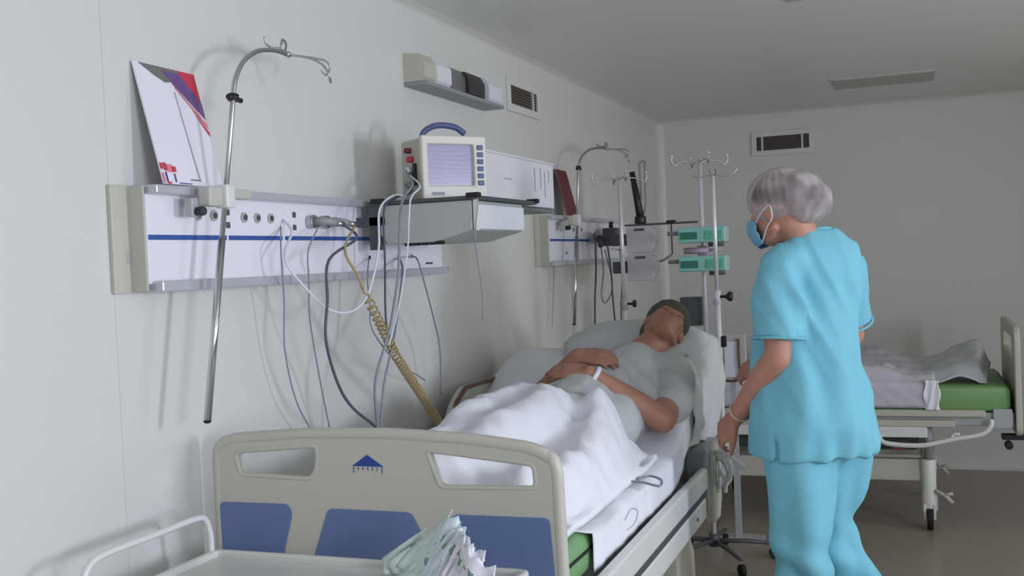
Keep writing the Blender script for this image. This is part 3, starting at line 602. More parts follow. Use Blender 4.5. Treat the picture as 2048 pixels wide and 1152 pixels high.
# undercarriage
MB().box((0.22, 2.5, 0.20), (0.84, 4.05, 0.28), bev=0.02).build('chassis', BEIGE2, bed)
MB().box((0.30, 2.7, 0.28), (0.72, 2.95, 0.62), bev=0.02).build('lift_column', BEIGE2, bed); MB().box((0.30, 3.55, 0.28), (0.72, 3.80, 0.62), bev=0.02).build('lift_column', BEIGE2, bed)
mb = MB(); mb.poly([rounded([(3.40, 0.14), (3.40, 0.40), (3.52, 0.46), (3.98, 0.46), (4.08, 0.36), (4.08, 0.14)], 0.06)], lambda y, z: (0.66, y, z), (0.22, 0, 0)); mb.build('chassis_cover', BEIGE2, bed, bev=0.02)
for x in (0.24, 0.80):
    for y in (2.55, 4.0):
        c_ = MB().cyl((x, y, 0.12), (x, y, 0.22), 0.022).build('caster_stem', GREYP, bed)
        MB().cyl((x-0.02, y, 0.075), (x+0.02, y, 0.075), 0.075, n=24).build('caster', RUBBER, c_, bev=0.006)
# clutter of white linen and tubing on the hinge corner
# mattress (green vinyl), bends up at the back section
def zm(y):      # top of mattress
    return 0.815+0.0*y+(0.30*sstep(3.42, 4.26, y) if y > 3.42 else 0.0)
def matt_ring(y, x0, x1, top, bot, r=0.03):
    return [(x, y, z) for x, z in rounded([(x0, bot), (x0, top), (x1, top), (x1, bot)], r, 3)]
mb = MB(); rings = []
ys = [2.26, 2.27, 2.30]+[2.35+0.1*i for i in range(20)]
for i, y in enumerate(ys):
    k = 0.03 if i == 0 else 0.012 if i == 1 else 0.0
    rings.append(matt_ring(y, 0.115+k, 0.918-k, zm(y)-k, zm(y)-0.115+k, 0.035))
mb.loft(rings); m_ = mb.build('mattress', GREEN, None); tag(m_, 'green mattress on the near bed, bare only at the foot corner', 'mattress')
mb = MB(); mb.tube([(0.921, 2.262, 0.77), (0.922, 2.6, 0.766), (0.922, 3.3, 0.766)], 0.004, 6).build('zip', BLACK, m_)
WLOC[m_.name] = WLOC[m_.name]

# fitted sheet: covers top and hangs over the sides, with a curved free edge at the foot
mb = MB(); P = []
NX, NY = 60, 120
for j in range(NY+1):
    v = j/NY; row = []
    for i in range(NX+1):
        u = i/NX; s_ = -0.075+u*(0.83+0.18)           # arc length across, mattress width .80 + drops
        y0 = 2.36+0.19*sstep(0.55, 0.95, u)**1.5+0.008*math.sin(9*u)
        y = y0+(4.275-y0)*v
        if s_ < 0: x = 0.106; z = zm(y)+s_
        elif s_ > 0.83: x = 0.932; z = zm(y)-(s_-0.83)
        else:
            x = 0.108+s_*0.993; e = min(s_, 0.83-s_); z = zm(y)+0.004-0.018*math.exp(-e/0.012)
        wr = 0.006*nz(x*7, y*5, 1)+0.004*nz(x*16+y*9, y*7, 3)
        if 0 <= s_ <= 0.83: z += max(-0.002, wr)+0.003
        else: x += (0.004+0.007*nz(y*14, z*6, 5))*(1 if s_ > 0 else -0.3)
        row.append((x, y, z))
    P.append(row)
mb.grid(P); o = mb.build('fitted_sheet', SHEET, None, solid=0.003); tag(o, 'creased white fitted sheet covering the near mattress', 'bed sheet')

# pillow and raised linen at head end
mb = MB(); rings = []
for i in range(25):
    t = i/24; x = 0.36+0.58*t; e = (max(0.02, math.sin(PI*min(1, max(0, (t*0.96+0.02)))))**0.45)
    ring = []
    for k in range(24):
        a = 2*PI*k/24; dy = math.cos(a)*0.17*e; dz = math.sin(a)*0.075*e
        yy, zz = dy*0.86-dz*0.42, dy*0.42+dz*0.86
        n_ = 0.012*nz(x*9, a*1.2, 2)
        ring.append((x, 4.17+yy*(1+n_), 1.145+zz+n_))
    rings.append(ring)
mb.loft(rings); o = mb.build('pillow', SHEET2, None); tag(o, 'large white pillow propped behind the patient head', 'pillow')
# drape of white linen falling off the raised head corner
mb = MB(); P = []
for j in range(31):
    v = j/30; row = []
    for i in range(25):
        u = i/24
        y = 3.80+0.50*u; top = zm(y)+0.035+0.05*sstep(0.6, 1, u); bot = 0.79+0.02*math.sin(7*u)-0.02*u
        z = top+(bot-top)*v; x = 0.936+0.028*math.sin(PI*v)*(0.4+u)+0.012*math.sin(u*26+v*4)*(0.3+v)+0.012*nz(u*7, v*4, 3)-0.06*(1-sstep(0, 0.12, v))
        row.append((x, y, z))
    P.append(row)
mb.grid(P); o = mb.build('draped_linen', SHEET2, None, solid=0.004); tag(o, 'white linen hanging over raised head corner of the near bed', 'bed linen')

# top sheet over the legs: height field with folds
def legs_h(x, y):
    h = 0.0
    bx = 0.40+0.15*(y-2.4)
    wbody = 0.24
    # belly and thighs
    hh = 0.17*sstep(2.27, 2.42, y)+0.095*sstep(2.5, 3.15, y)-0.05*sstep(3.22, 3.42, y)
    prof_ = math.exp(-(abs(x-bx)/0.225)**3.2)
    valley = 0.04*gs(x, bx+0.01, 0.05)*(1-sstep(3.1, 3.4, y))
    h = max(0.0, hh-valley)*prof_
    return h
mb = MB(); P = []
for j in range(121):
    v = j/120; row = []
    for i in range(101):
        u = i/100; x = 0.125+0.76*u; yend = 3.43-0.03*u+0.03*math.sin(8*u)
        y = 2.30+(yend-2.30)*v
        z = zm(y)+0.012+legs_h(x, y)
        ridge = (0.135+0.03*nz(y*5, 1, 2))*math.exp(-(abs(x-(0.790+0.02*math.sin(5*y)))/0.070)**2.4)*sstep(2.28, 2.5, y)*(1-0.75*sstep(3.30, 3.43, y))
        z += ridge
        f_ = 0.020*nz(x*6+y*3, y*4-x*3, 0.3)+0.013*nz(x*13-y*8, y*6, 2.1)+0.022*(0.35-abs(nz(x*4+1, y*9+x*7, 4.0)))*(1 if True else 0)+0.016*(0.3-abs(nz(x*14+y*9, y*5-x*2, 8.0)))
        f_ += 0.014*math.sin((x*0.8+y*0.6)*30)*gs(y, 3.25, 0.2)*gs(x, 0.62, 0.2)
        z += f_
        x2 = x+0.01*nz(y*6, x*3, 7)
        # roll the far hem under
        row.append((x2, y, max(z, zm(y)+0.008)))
    P.append(row)
# right hem falls back on itself
for row in P:
    x, y, z = row[-1]; row.append((x+0.018, y, max(zm(y)+0.03, z-0.03))); row.append((x+0.020, y, zm(y)+0.012))
P.append([(x, y+0.012, z-0.035) for x, y, z in P[-1]])
mb.grid(P); o = mb.build('top_sheet', SHEET, None, solid=0.004); tag(o, 'rumpled white top sheet over the patient legs, bunched at right', 'bed sheet')
# drawstring loops on sheet
o = MB().tube(smooth_path([(0.888, 3.052, 0.835), (0.944, 3.040, 0.835), (0.999, 3.014, 0.832), (0.986, 3.096, 0.832), (0.944, 3.133, 0.835), (0.917, 3.085, 0.835)], 5), 0.004, 6).build('cord_loop', CABG); tag(o, 'grey cord loop lying on the fitted sheet by the bed edge', 'cord')
o = MB().tube(smooth_path([(0.997, 2.633, 0.826), (0.982, 2.752, 0.826), (1.005, 2.733, 0.826), (1.028, 2.613, 0.826), (1.028, 2.538, 0.826)], 5), 0.0016, 6).build('cord_loop', M('pale_mark', (196, 198, 208), 0.8)); tag(o, 'faint pale thread loop on the sheet near the green corner', 'cord')

# ================================================================ people: shared helpers
def finger(mb, base, d, up, L, r, curl):
    """three bent segments"""
    p = Vector(base); d = Vector(d).normalized(); up = Vector(up).normalized(); ax = d.cross(up).normalized()
    for k, f in enumerate((0.45, 0.30, 0.25)):
        d = Matrix.Rotation(-curl[k], 3, ax) @ d
        q = p+d*L*f; mb.cone(p, r*(1-0.10*k), q, r*(1-0.10*(k+1))); p = q
def hand(mb, wrist, d, up, side, curl=(0.3, 0.5, 0.4), s=1.0, thumb=0.6):
    """d: towards fingers, up: back of the hand, side: +1/-1 thumb side along d x up"""
    wrist = Vector(wrist); d = Vector(d).normalized(); up = Vector(up); up = (up-d*up.dot(d)).normalized(); sd = d.cross(up).normalized()*side
    for o_, L, r in ((0.030, 0.092, 0.0125), (0.010, 0.096, 0.013), (-0.011, 0.093, 0.0125), (-0.031, 0.085, 0.0115)):
        mb.cone(wrist+sd*o_*0.6*s+d*0.012, 0.0165*s, wrist+d*L*s*0.92+sd*o_*s, r*s)
    for o_, st, L, r in ((0.031, 0.090, 0.070, 0.0088), (0.010, 0.095, 0.078, 0.0090), (-0.011, 0.091, 0.072, 0.0086), (-0.031, 0.082, 0.058, 0.0078)):
        finger(mb, wrist+d*st*s+sd*o_*s, d+sd*o_*1.5, up, L*s, r*s, curl)
    td = (d*0.75+sd*thumb-up*0.25).normalized()
    b = wrist+d*0.022*s+sd*0.024*s
    mb.cone(b, 0.0165*s, b+td*0.042*s, 0.0125*s); b2 = b+td*0.042*s; td2 = (td*0.8+d*0.6-up*0.2).normalized()
    mb.cone(b2, 0.0118*s, b2+td2*0.032*s, 0.0100*s); mb.cone(b2+td2*0.032*s, 0.0100*s, b2+td2*0.055*s, 0.0082*s)
def ell(mb, c, r, axes):
    """ellipsoid with local axes rows (a,b,c)"""
    R_ = Matrix((axes[0], axes[1], axes[2])).transposed(); mb.sph(c, r, rot=R_, seg=24, rings=16)
def frame(f, up=(0, 0, 1)):
    f = Vector(f).normalized(); up = Vector(up); up = (up-f*up.dot(f)).normalized(); r = f.cross(up); return f, r, up
def head_shape(mb, C, f, up, s=1.0):
    f, r, u = frame(f, up); A = (f, r, u); C = Vector(C)
    at = lambda a, b, c: C+(f*a+r*b+u*c)*s
    ell(mb, at(-0.008, 0, 0.02), (0.094*s, 0.076*s, 0.092*s), A)            # skull
    ell(mb, at(0.030, 0, -0.035), (0.062*s, 0.060*s, 0.072*s), A)          # face
    ell(mb, at(0.045, 0, -0.082), (0.040*s, 0.040*s, 0.032*s), A)          # chin
    ell(mb, at(0.070, 0, 0.018), (0.018*s, 0.050*s, 0.014*s), A)           # brow
    for sg in (-1, 1):
        ell(mb, at(0.062, 0.036*sg, -0.020), (0.026*s, 0.024*s, 0.024*s), A)   # cheek
        ell(mb, at(-0.004, 0.076*sg, -0.012), (0.016*s, 0.008*s, 0.030*s), A)  # ear
        mb.cone(at(0.0, 0.056*sg, -0.06), 0.016*s, at(0.05, 0.030*sg, -0.085), 0.018*s)
    mb.cone(at(0.080, 0, 0.002), 0.009*s, at(0.106, 0, -0.030), 0.013*s)   # nose
    for sg in (-1, 1): ell(mb, at(0.094, 0.012*sg, -0.034), (0.011*s, 0.009*s, 0.008*s), A)
    ell(mb, at(0.083, 0, -0.056), (0.014*s, 0.026*s, 0.007*s), A); ell(mb, at(0.082, 0, -0.068), (0.013*s, 0.022*s, 0.008*s), A)
    return at
def eyes(at, parent, s=1.0, closed=False):
    for sg in (-1, 1):
        if closed:
            MB().tube([at(0.082, 0.030*sg-0.014, -0.004), at(0.087, 0.030*sg, -0.007), at(0.082, 0.030*sg+0.014, -0.004)], 0.0018, 6).build('eyelashes', BROWN, parent)
        else:
            MB().sph(at(0.079, 0.030*sg, -0.002), 0.0105).build('eye', M('eye_white', (225, 222, 216), 0.2), parent)
            MB().sph(at(0.0865, 0.030*sg, -0.002), 0.0045).build('iris', BROWN, parent)
def merge_body(mb, vox, mat, parent, name='body', smooth=2, fn=None):
    return remeshed(mb, vox, smooth, fn).build(name, mat, parent)

# ================================================================ the patient
pat = thing('person', 'patient in grey t-shirt lying on the near bed with forearms folded over the belly', 'person', (0.6, 3.4, 0.83))
HC = Vector((0.79, 4.10, 1.215))
mb = MB(); hf = Vector((0.50, -0.45, 0.74)); hu = Vector((0.15, 0.85, 0.5))
at = head_shape(mb, HC, hf, hu)
mb.cone(at(-0.02, 0, -0.06), 0.054, (0.71, 3.97, 1.12), 0.058)
for a, b in (((0.70, 3.93, 1.06, 0.10), (0.64, 3.70, 1.00, 0.120)), ((0.64, 3.70, 1.00, 0.120), (0.60, 3.42, 0.955, 0.120)), ((0.60, 3.42, 0.93, 0.12), (0.58, 3.30, 0.92, 0.11)),
             ((0.56, 3.90, 1.05, 0.075), (0.84, 3.94, 1.05, 0.07)), ((0.86, 3.92, 1.04, 0.055), (0.885, 3.60, 0.935, 0.046)), ((0.54, 3.88, 1.05, 0.055), (0.36, 3.70, 0.955, 0.045)),
             ((0.62, 3.28, 0.92, 0.080), (0.535, 2.85, 0.895, 0.056)), ((0.535, 2.85, 0.895, 0.056), (0.485, 2.48, 0.865, 0.038)), ((0.48, 3.28, 0.92, 0.080), (0.39, 2.85, 0.895, 0.056)), ((0.39, 2.85, 0.895, 0.056), (0.34, 2.48, 0.865, 0.038)),
             ((0.485, 2.48, 0.86, 0.033), (0.49, 2.42, 0.915, 0.025)), ((0.34, 2.48, 0.86, 0.033), (0.33, 2.42, 0.915, 0.025))):
    mb.cone(a[:3], a[3], b[:3], b[3])
E1 = Vector((0.885, 3.58, 0.935)); W1 = Vector((0.655, 3.50, 1.105)); mb.cone(E1, 0.047, E1.lerp(W1, 0.35), 0.045); mb.cone(E1.lerp(W1, 0.35), 0.045, W1, 0.029)
hand(mb, W1, (-0.97, -0.05, 0.10), (0.1, -0.5, 0.85), 1, (0.2, 0.4, 0.3))
E2 = Vector((0.36, 3.70, 0.955)); W2_ = Vector((0.585, 3.60, 1.155)); mb.cone(E2, 0.046, E2.lerp(W2_, 0.35), 0.043); mb.cone(E2.lerp(W2_, 0.35), 0.043, W2_, 0.029)
hand(mb, W2_, (0.92, -0.05, -0.05), (0.05, -0.5, 0.85), -1, (0.35, 0.7, 0.5))
body = merge_body(mb, 0.0065, SKIN2, pat)
eyes(at, pat, closed=True)
mb = MB(); f_, r_, u_ = frame(hf, hu)
ell(mb, HC+f_*-0.010+u_*0.046, (0.103, 0.088, 0.088), (f_, r_, u_)); ell(mb, HC+f_*-0.045+u_*0.0, (0.068, 0.085, 0.085), (f_, r_, u_))
remeshed(mb, 0.008, 2, lambda c, n: 0.003*nz(c.x*60, c.y*60, c.z*25)).build('hair', M('greying_hair', (84, 82, 72), 0.8, 0, 0.3, 80), pat)
mb = MB()
for a, b in (((0.70, 3.92, 1.055, 0.122), (0.64, 3.66, 0.985, 0.135)), ((0.64, 3.66, 1.005, 0.140), (0.60, 3.36, 0.94, 0.140)), ((0.55, 3.88, 1.05, 0.085), (0.86, 3.92, 1.05, 0.083)),
             ((0.86, 3.92, 1.045, 0.078), (0.895, 3.72, 0.97, 0.072)), ((0.54, 3.88, 1.05, 0.075), (0.43, 3.77, 0.995, 0.070)), ((0.76, 3.88, 1.0, 0.10), (0.72, 3.5, 0.93, 0.11)), ((0.58, 3.8, 1.0, 0.10), (0.48, 3.45, 0.93, 0.11))):
    mb.cone(a[:3], a[3], b[:3], b[3])
remeshed(mb, 0.010, 4, lambda c, n: 0.006*nz(c.x*12, c.y*9, c.z*12)+0.004*math.sin(c.y*60+c.x*30)*gs(c.z, 1.05, 0.08)).build('t_shirt', TEE, pat)
mb = MB(); q = E1.lerp(W1, 0.93); d_ = (W1-E1).normalized(); u1 = d_.orthogonal().normalized(); v1 = d_.cross(u1)
mb.tube([q+(u1*math.cos(a)+v1*math.sin(a))*0.032 for a in [2*PI*i/16 for i in range(16)]], [0.009]*16, 8, closed=True); mb.build('wristband', PAPER, pat)

# ================================================================ the nurse
nur = thing('person', 'nurse in turquoise scrubs, hair net and blue mask walking past the bed', 'person', (1.42, 3.56, 0.0))
HC = Vector((1.308, 3.52, 1.635)); hf = Vector((-0.86, 0.42, -0.22)); hu = Vector((-0.25, 0.05, 1))
mb = MB(); at = head_shape(mb, HC, hf, hu)
f_, r_, u_ = frame(hf, hu)
F = Vector((-0.72, 0.69, 0)).normalized(); Rt = Vector((0.69, 0.72, 0)).normalized()
mb.cone(HC-f_*0.030-u_*0.05, 0.057, (1.395, 3.585, 1.49), 0.064)
CT = Vector((1.43, 3.58, 0))
SL = Vector((1.315, 3.435, 1.455)); SR = Vector((1.490, 3.705, 1.445))
EL = Vector((1.305, 3.40, 1.165)); WL = Vector((1.135, 3.575, 0.945))
ER = Vector((1.500, 3.845, 1.20)); WR = Vector((1.215, 3.88, 1.09))
for a, ra, b, rb in ((SL, 0.050, SR, 0.050), ((1.42, 3.58, 1.42), 0.115, (1.40, 3.57, 1.0), 0.125), ((1.36, 3.53, 1.3), 0.07, (1.43, 3.60, 1.3), 0.07),
                     ((1.34, 3.50, 0.92), 0.12, (1.46, 3.63, 0.92), 0.12), (SL, 0.052, EL, 0.046), (SR, 0.044, ER, 0.042),
                     (EL, 0.046, EL.lerp(WL, 0.3), 0.047), (EL.lerp(WL, 0.3), 0.047, WL, 0.029), (ER, 0.044, ER.lerp(WR, 0.3), 0.044), (ER.lerp(WR, 0.3), 0.044, WR, 0.028)):
    mb.cone(a, ra, b, rb)
HL = Vector((1.345, 3.50, 0.88)); KL = Vector((1.352, 3.47, 0.50)); AL = Vector((1.40, 3.53, 0.09))
HR = Vector((1.47, 3.65, 0.88)); KR = Vector((1.415, 3.67, 0.575)); AR = Vector((1.60, 3.76, 0.15))
for h, k, a in ((HL, KL, AL), (HR, KR, AR)):
    mb.cone(h, 0.09, k, 0.062); mb.cone(k, 0.06, a, 0.042)
    mb.cone(a+Vector((0, 0, -0.03)), 0.04, a+F*0.13+Vector((0, 0, -0.055)), 0.03)
hand(mb, WL, (-0.62, 0.42, -0.66), (-0.55, -0.70, 0.35), -1, (0.45, 0.55, 0.4), 1.02)
hand(mb, WR, (-0.95, 0.12, -0.20), (0.0, -0.75, 0.6), -1, (0.5, 0.9, 0.7), 1.0)
body = merge_body(mb, 0.0062, SKIN, nur)
eyes(at, nur)
# shirt
def shirt():
    mb = MB(); rings = []
    def ring(z, cx, cy, a, b, p=2.3, rot=0.0):
        out = []
        A = Rt; B = F
        for k in range(40):
            t = 2*PI*k/40; c, s_ = math.cos(t), math.sin(t)
            x = a*math.copysign(abs(c)**(2/p), c); y = b*math.copysign(abs(s_)**(2/p), s_)
            q = Vector((cx, cy, z))+A*x+B*y; out.append(q)
        return out
    for z, cx, cy, a, b in ((0.835, 1.380, 3.555, 0.198, 0.176), (0.86, 1.382, 3.555, 0.200, 0.180), (0.94, 1.386, 3.555, 0.202, 0.182), (1.02, 1.388, 3.56, 0.195, 0.172), (1.12, 1.376, 3.555, 0.172, 0.165), (1.22, 1.374, 3.56, 0.164, 0.156),
                            (1.32, 1.384, 3.565, 0.166, 0.148), (1.40, 1.394, 3.57, 0.170, 0.136), (1.46, 1.405, 3.575, 0.165, 0.116), (1.51, 1.420, 3.585, 0.140, 0.092), (1.545, 1.412, 3.585, 0.095, 0.076), (1.562, 1.408, 3.585, 0.070, 0.066)):
        rings.append(ring(z, cx, cy, a, b))
    mb.loft(rings)
    # sleeves, wide at the hem
    hemL = SL.lerp(EL, 0.80); mb.tube([SL+Vector((0.01, 0.01, 0.01)), SL.lerp(EL, 0.30)+Vector((-0.004, -0.004, 0)), SL.lerp(EL, 0.55), hemL], [0.068, 0.080, 0.084, 0.088], 20); mb.sph(SL+Vector((0.012, 0.012, -0.002)), 0.070)
    hemR = SR.lerp(ER, 0.80); mb.tube([SR, SR.lerp(ER, 0.4), hemR], [0.066, 0.072, 0.076], 20); mb.sph(SR+Vector((-0.01, -0.01, -0.002)), 0.066); mb.cone(SL+Vector((0.015, 0.015, 0.0)), 0.070, SR-Vector((0.015, 0.015, 0.0)), 0.070); mb.cone((1.36, 3.50, 1.49), 0.055, (1.45, 3.65, 1.49), 0.055)
    axl = (EL-SL).normalized()
    def fn(c, n):
        w = 0.0
        dl = (c-Vector((1.36, 3.44, 1.34))).length                          # creases running from the armpit up over the shoulder blade
        along = c.z*0.80-c.x*0.45; across = c.x*0.80+c.z*0.50+c.y*0.3
        w += 0.030*(0.22-abs(nz(along*3.0, across*17, 1.5)))*math.exp(-(dl/0.20)**2)
        w += 0.010*math.sin(across*70+3*nz(c.x*4, c.y*4, c.z*4))*gs(c.x, 1.375, 0.035)*gs(c.z, 1.38, 0.09)
        if c.y < 3.52: w -= 0.022*gs(c.x, 1.287, 0.007)*sstep(0.925, 0.885, c.z)
        w += 0.010*math.sin((c.x*0.9+c.z*0.30)*46+4.0*nz(c.x*3, c.y*3, c.z*3))*gs(c.z, 1.08, 0.26)*sstep(1.30, 1.40, c.x)+0.020*(0.25-abs(nz((c.x+0.35*c.z)*11, c.y*4, c.z*1.6)))
        w += 0.010*nz(c.x*8, c.y*8, c.z*3.0)+0.005*nz(c.x*20, c.y*20, c.z*8)
        w += 0.006*math.sin((c.x+c.y)*55)*sstep(1.0, 0.84, c.z)
        return w
    return remeshed(mb, 0.0085, 3, fn)
sh = shirt().build('scrub_shirt', SCRUB, nur)
# sleeve hem bands
for S_, E_, r in ((SL, EL, 0.086), (SR, ER, 0.074)):
    d_ = (E_-S_).normalized(); u1 = d_.orthogonal().normalized(); v1 = d_.cross(u1); q = S_.lerp(E_, 0.80)
    MB().tube([q+(u1*math.cos(a)+v1*math.sin(a))*r for a in [2*PI*i/28 for i in range(28)]], [0.0045]*28, 6, closed=True).build('sleeve_hem', SCRUB, sh)
q = Vector((1.402, 3.583, 1.552)); MB().tube([q+Rt*0.064*math.cos(a)+F*0.060*math.sin(a)+Vector((0, 0, -0.012*math.sin(a))) for a in [2*PI*i/28 for i in range(28)]], [0.005]*28, 6, closed=True).build('neckband', SCRUB, sh)
# trousers
mb = MB()
def leg(h, k, a, r):
    mid = h.lerp(k, 0.5); pts_ = [h+Vector((0, 0, 0.05)), mid, k, k.lerp(a, 0.5), a+Vector((0, 0, 0.02))]
    P_ = smooth_path(pts_, 5); n_ = len(P_); R_ = []
    for i in range(n_):
        t = i/(n_-1)*(len(r)-1); j = min(int(t), len(r)-2); R_.append(r[j]+(r[j+1]-r[j])*(t-j))
    mb.tube(P_, R_, 24)
leg(HL, KL, AL, [0.122, 0.108, 0.090, 0.088, 0.094]); leg(HR, KR, AR, [0.118, 0.096, 0.074, 0.088, 0.094])
ell(mb, (1.40, 3.57, 0.90), (0.165, 0.135, 0.11), (Rt, F, Vector((0, 0, 1))))
def tf(c, n):
    w = 0.009*math.sin(c.x*40+c.y*25+4*nz(c.x*3, c.y*3, c.z*2.2))*sstep(0.9, 0.7, c.z)+0.010*nz(c.x*9, c.y*9, c.z*3)
    w += 0.010*math.sin(c.z*46+c.x*25)*gs(c.z, 0.50, 0.09)+0.012*math.sin(c.z*38)*gs(c.z, 0.14, 0.1)
    return w
tr_ = remeshed(mb, 0.009, 3, tf).build('scrub_trousers', SCRUB, nur)
# shoes
for a in (AL, AR):
    mb = MB(); mb.cone(a+Vector((0, 0, -0.045)), 0.046, a+F*0.15+Vector((0, 0, -0.052)), 0.036)
    for v in mb.bm.verts: v.co.z = max(v.co.z, 0.005 if a is AL else 0.03)
    mb.build('clog', WHITEP, nur)
# hair under a net cap
mb = MB(); ell(mb, HC-f_*0.012+u_*0.030, (0.094, 0.078, 0.084), (f_, r_, u_)); ell(mb, HC-f_*0.125-u_*0.005, (0.052, 0.056, 0.048), (f_, r_, u_))
remeshed(mb, 0.008, 2).build('hair', M('dark_hair', (66, 56, 58), 0.7, 0, 0.3, 60), nur)
CAPM = bpy.data.materials.new('net_cap'); CAPM.use_nodes = True; nt = CAPM.node_tree; b = nt.nodes['Principled BSDF']; out = nt.nodes['Material Output']
b.inputs['Base Color'].default_value = (0.62, 0.55, 0.55, 1); b.inputs['Roughness'].default_value = 0.7
tr = nt.nodes.new('ShaderNodeBsdfTransparent'); mx = nt.nodes.new('ShaderNodeMixShader'); nn = nt.nodes.new('ShaderNodeTexNoise'); nn.inputs['Scale'].default_value = 11
tc = nt.nodes.new('ShaderNodeTexCoord'); nt.links.new(tc.outputs['Object'], nn.inputs['Vector']); mr = nt.nodes.new('ShaderNodeMapRange'); mr.inputs[3].default_value = 0.22; mr.inputs[4].default_value = 0.78; mr.inputs[1].default_value = 0.3; mr.inputs[2].default_value = 0.65
nt.links.new(nn.outputs['Fac'], mr.inputs[0]); nt.links.new(mr.outputs[0], mx.inputs[0]); nt.links.new(tr.outputs[0], mx.inputs[1]); nt.links.new(b.outputs[0], mx.inputs[2]); nt.links.new(mx.outputs[0], out.inputs[0])
mb = MB(); ell(mb, HC-f_*0.010+u_*0.034, (0.108, 0.092, 0.094), (f_, r_, u_)); ell(mb, HC-f_*0.085+u_*0.022, (0.082, 0.080, 0.072), (f_, r_, u_)); ell(mb, HC-f_*0.112-u_*0.012, (0.074, 0.074, 0.066), (f_, r_, u_))
def capf(c, n):
    q = c-HC; a = math.atan2(q.dot(r_), q.dot(f_)); h = q.dot(u_)
    return 0.0016*math.sin(a*26+h*60+4*nz(c.x*12, c.y*12, c.z*12))+0.004*nz(c.x*16, c.y*16, c.z*16)
cap = remeshed(mb, 0.006, 3, capf).build('hair_net', CAPM, nur)
q0 = HC-f_*0.03-u_*0.048
# mask with ear loops
mb = MB(); P = []
for j in range(15):
    v = j/14; row = []
    for i in range(21):
        u = i/20*2-1; a = u*1.15
        rad = 0.082+0.026*math.cos(a*1.1)*math.sin(PI*(0.15+0.75*v)); hgt = -0.012-0.098*v+0.018*abs(u)*(v-0.4)
        rad *= (1-0.10*v*v); p_ = HC+f_*(0.020+rad*math.cos(a))+r_*(rad*0.86*math.sin(a))+u_*hgt
        p_ = p_+f_*0.002*math.sin(v*18)
        row.append(p_)
    P.append(row)
mb.grid(P); mk = mb.build('face_mask', MASKB, nur, solid=0.002)
for sg in (-1, 1):
    a1 = HC+f_*0.052+r_*0.071*sg-u_*0.030; a2 = HC+f_*0.050+r_*0.066*sg-u_*0.095; e_ = HC-f_*0.022+r_*0.088*sg-u_*0.012
    MB().tube(smooth_path([a1, HC+f_*0.02+r_*0.084*sg-u_*0.010, e_+u_*0.02, e_-u_*0.02, HC+f_*0.01+r_*0.080*sg-u_*0.055, a2], 5), 0.0018, 6).build('ear_loop', PAPER, mk)
# white wrist band
d_ = (WL-EL).normalized(); u1 = d_.orthogonal().normalized(); v1 = d_.cross(u1); q = EL.lerp(WL, 0.90)
MB().tube([q+(u1*math.cos(a)+v1*math.sin(a))*0.034 for a in [2*PI*i/20 for i in range(20)]], [0.004]*20, 6, closed=True).build('bracelet', M('pale_bracelet', (214, 186, 170), 0.4), nur)

# linen/glove bundle at rail corner under the nurse hand
t = thing('tubing_bundle', 'pale tubing and rag bundle hooked on bed corner under the nurse hand', 'tubing', (1.04, 3.9, 0.62))
for k, pp in enumerate(([(0.985, 3.950, 0.756), (1.040, 3.900, 0.767), (1.087, 3.880, 0.735), (1.117, 3.860, 0.716)], [(0.994, 3.950, 0.738), (1.032, 3.920, 0.726), (1.044, 3.920, 0.680), (1.025, 3.940, 0.628)], [(1.003, 3.950, 0.743), (1.010, 3.950, 0.691), (1.002, 3.950, 0.607)], [(1.031, 3.900, 0.766), (1.060, 3.900, 0.712), (1.042, 3.920, 0.661), (1.012, 3.940, 0.693)])):
    MB().tube(smooth_path(pp, 5), 0.009 if k in (0, 3) else 0.007, 8).build('tube', WHITEP if k != 1 else SHEET2, t)
MB().tube([(0.939, 3.950, 0.764), (0.985, 3.950, 0.756), (1.012, 3.950, 0.744)], 0.014, 10).build('clip', BEIGE2, t)

# ================================================================ far bed beside the back wall
fb_ = thing('hospital_bed', 'far hospital bed with green mattress standing along the back wall', 'hospital bed', (1.3, 6.35, 0))
Y0, Y1 = 5.90, 6.80; X0, X1 = 0.44, 2.19
MB().box((X0+0.03, Y0+0.03, 0.55), (X1-0.03, Y1-0.03, 0.62), bev=0.006).build('platform', GREYM, fb_)
MB().box((X0+0.1, Y0, 0.598), (2.025, Y0+0.035, 0.634), bev=0.006).build('side_bar', BEIGE, fb_)
MB().box((X0+0.1, Y0-0.004, 0.545), (1.878, Y0+0.03, 0.580), bev=0.006).build('side_bar', BEIGE, fb_)
MB().box((X0+0.1, Y0-0.012, 0.490), (1.745, Y0+0.02, 0.545), bev=0.006).build('side_bar', WHITEM, fb_)
MB().tube(smooth_path([(1.50, Y0-0.02, 0.505), (1.54, Y0-0.025, 0.462), (1.70, Y0-0.025, 0.452), (1.80, Y0-0.025, 0.47), (1.88, Y0-0.025, 0.49), (2.0, Y0-0.025, 0.515), (2.045, Y0-0.02, 0.555), (2.05, Y0-0.01, 0.59)], 5), 0.013, 10).build('rail_handle', WHITEM, fb_)
MB().tube(smooth_path([(1.85, Y0-0.02, 0.475), (1.87, Y0-0.02, 0.51), (1.90, Y0-0.02, 0.515)], 4), 0.008, 8).build('rail_lever', WHITEM, fb_)
MB().sph((1.50, Y0-0.02, 0.515), 0.010).build('knob', BLACK, fb_)
MB().box((1.57, Y0-0.01, 0.425), (1.63, Y0+0.02, 0.445), bev=0.004).build('red_release', M('red_release', (150, 60, 66), 0.5), fb_)
MB().box((X0+0.15, Y0+0.05, 0.25), (1.73, Y0+0.11, 0.365), bev=0.008).build('lower_beam', BEIGE, fb_); MB().box((X0+0.15, Y1-0.11, 0.25), (1.73, Y1-0.05, 0.365), bev=0.008).build('lower_beam', BEIGE, fb_)
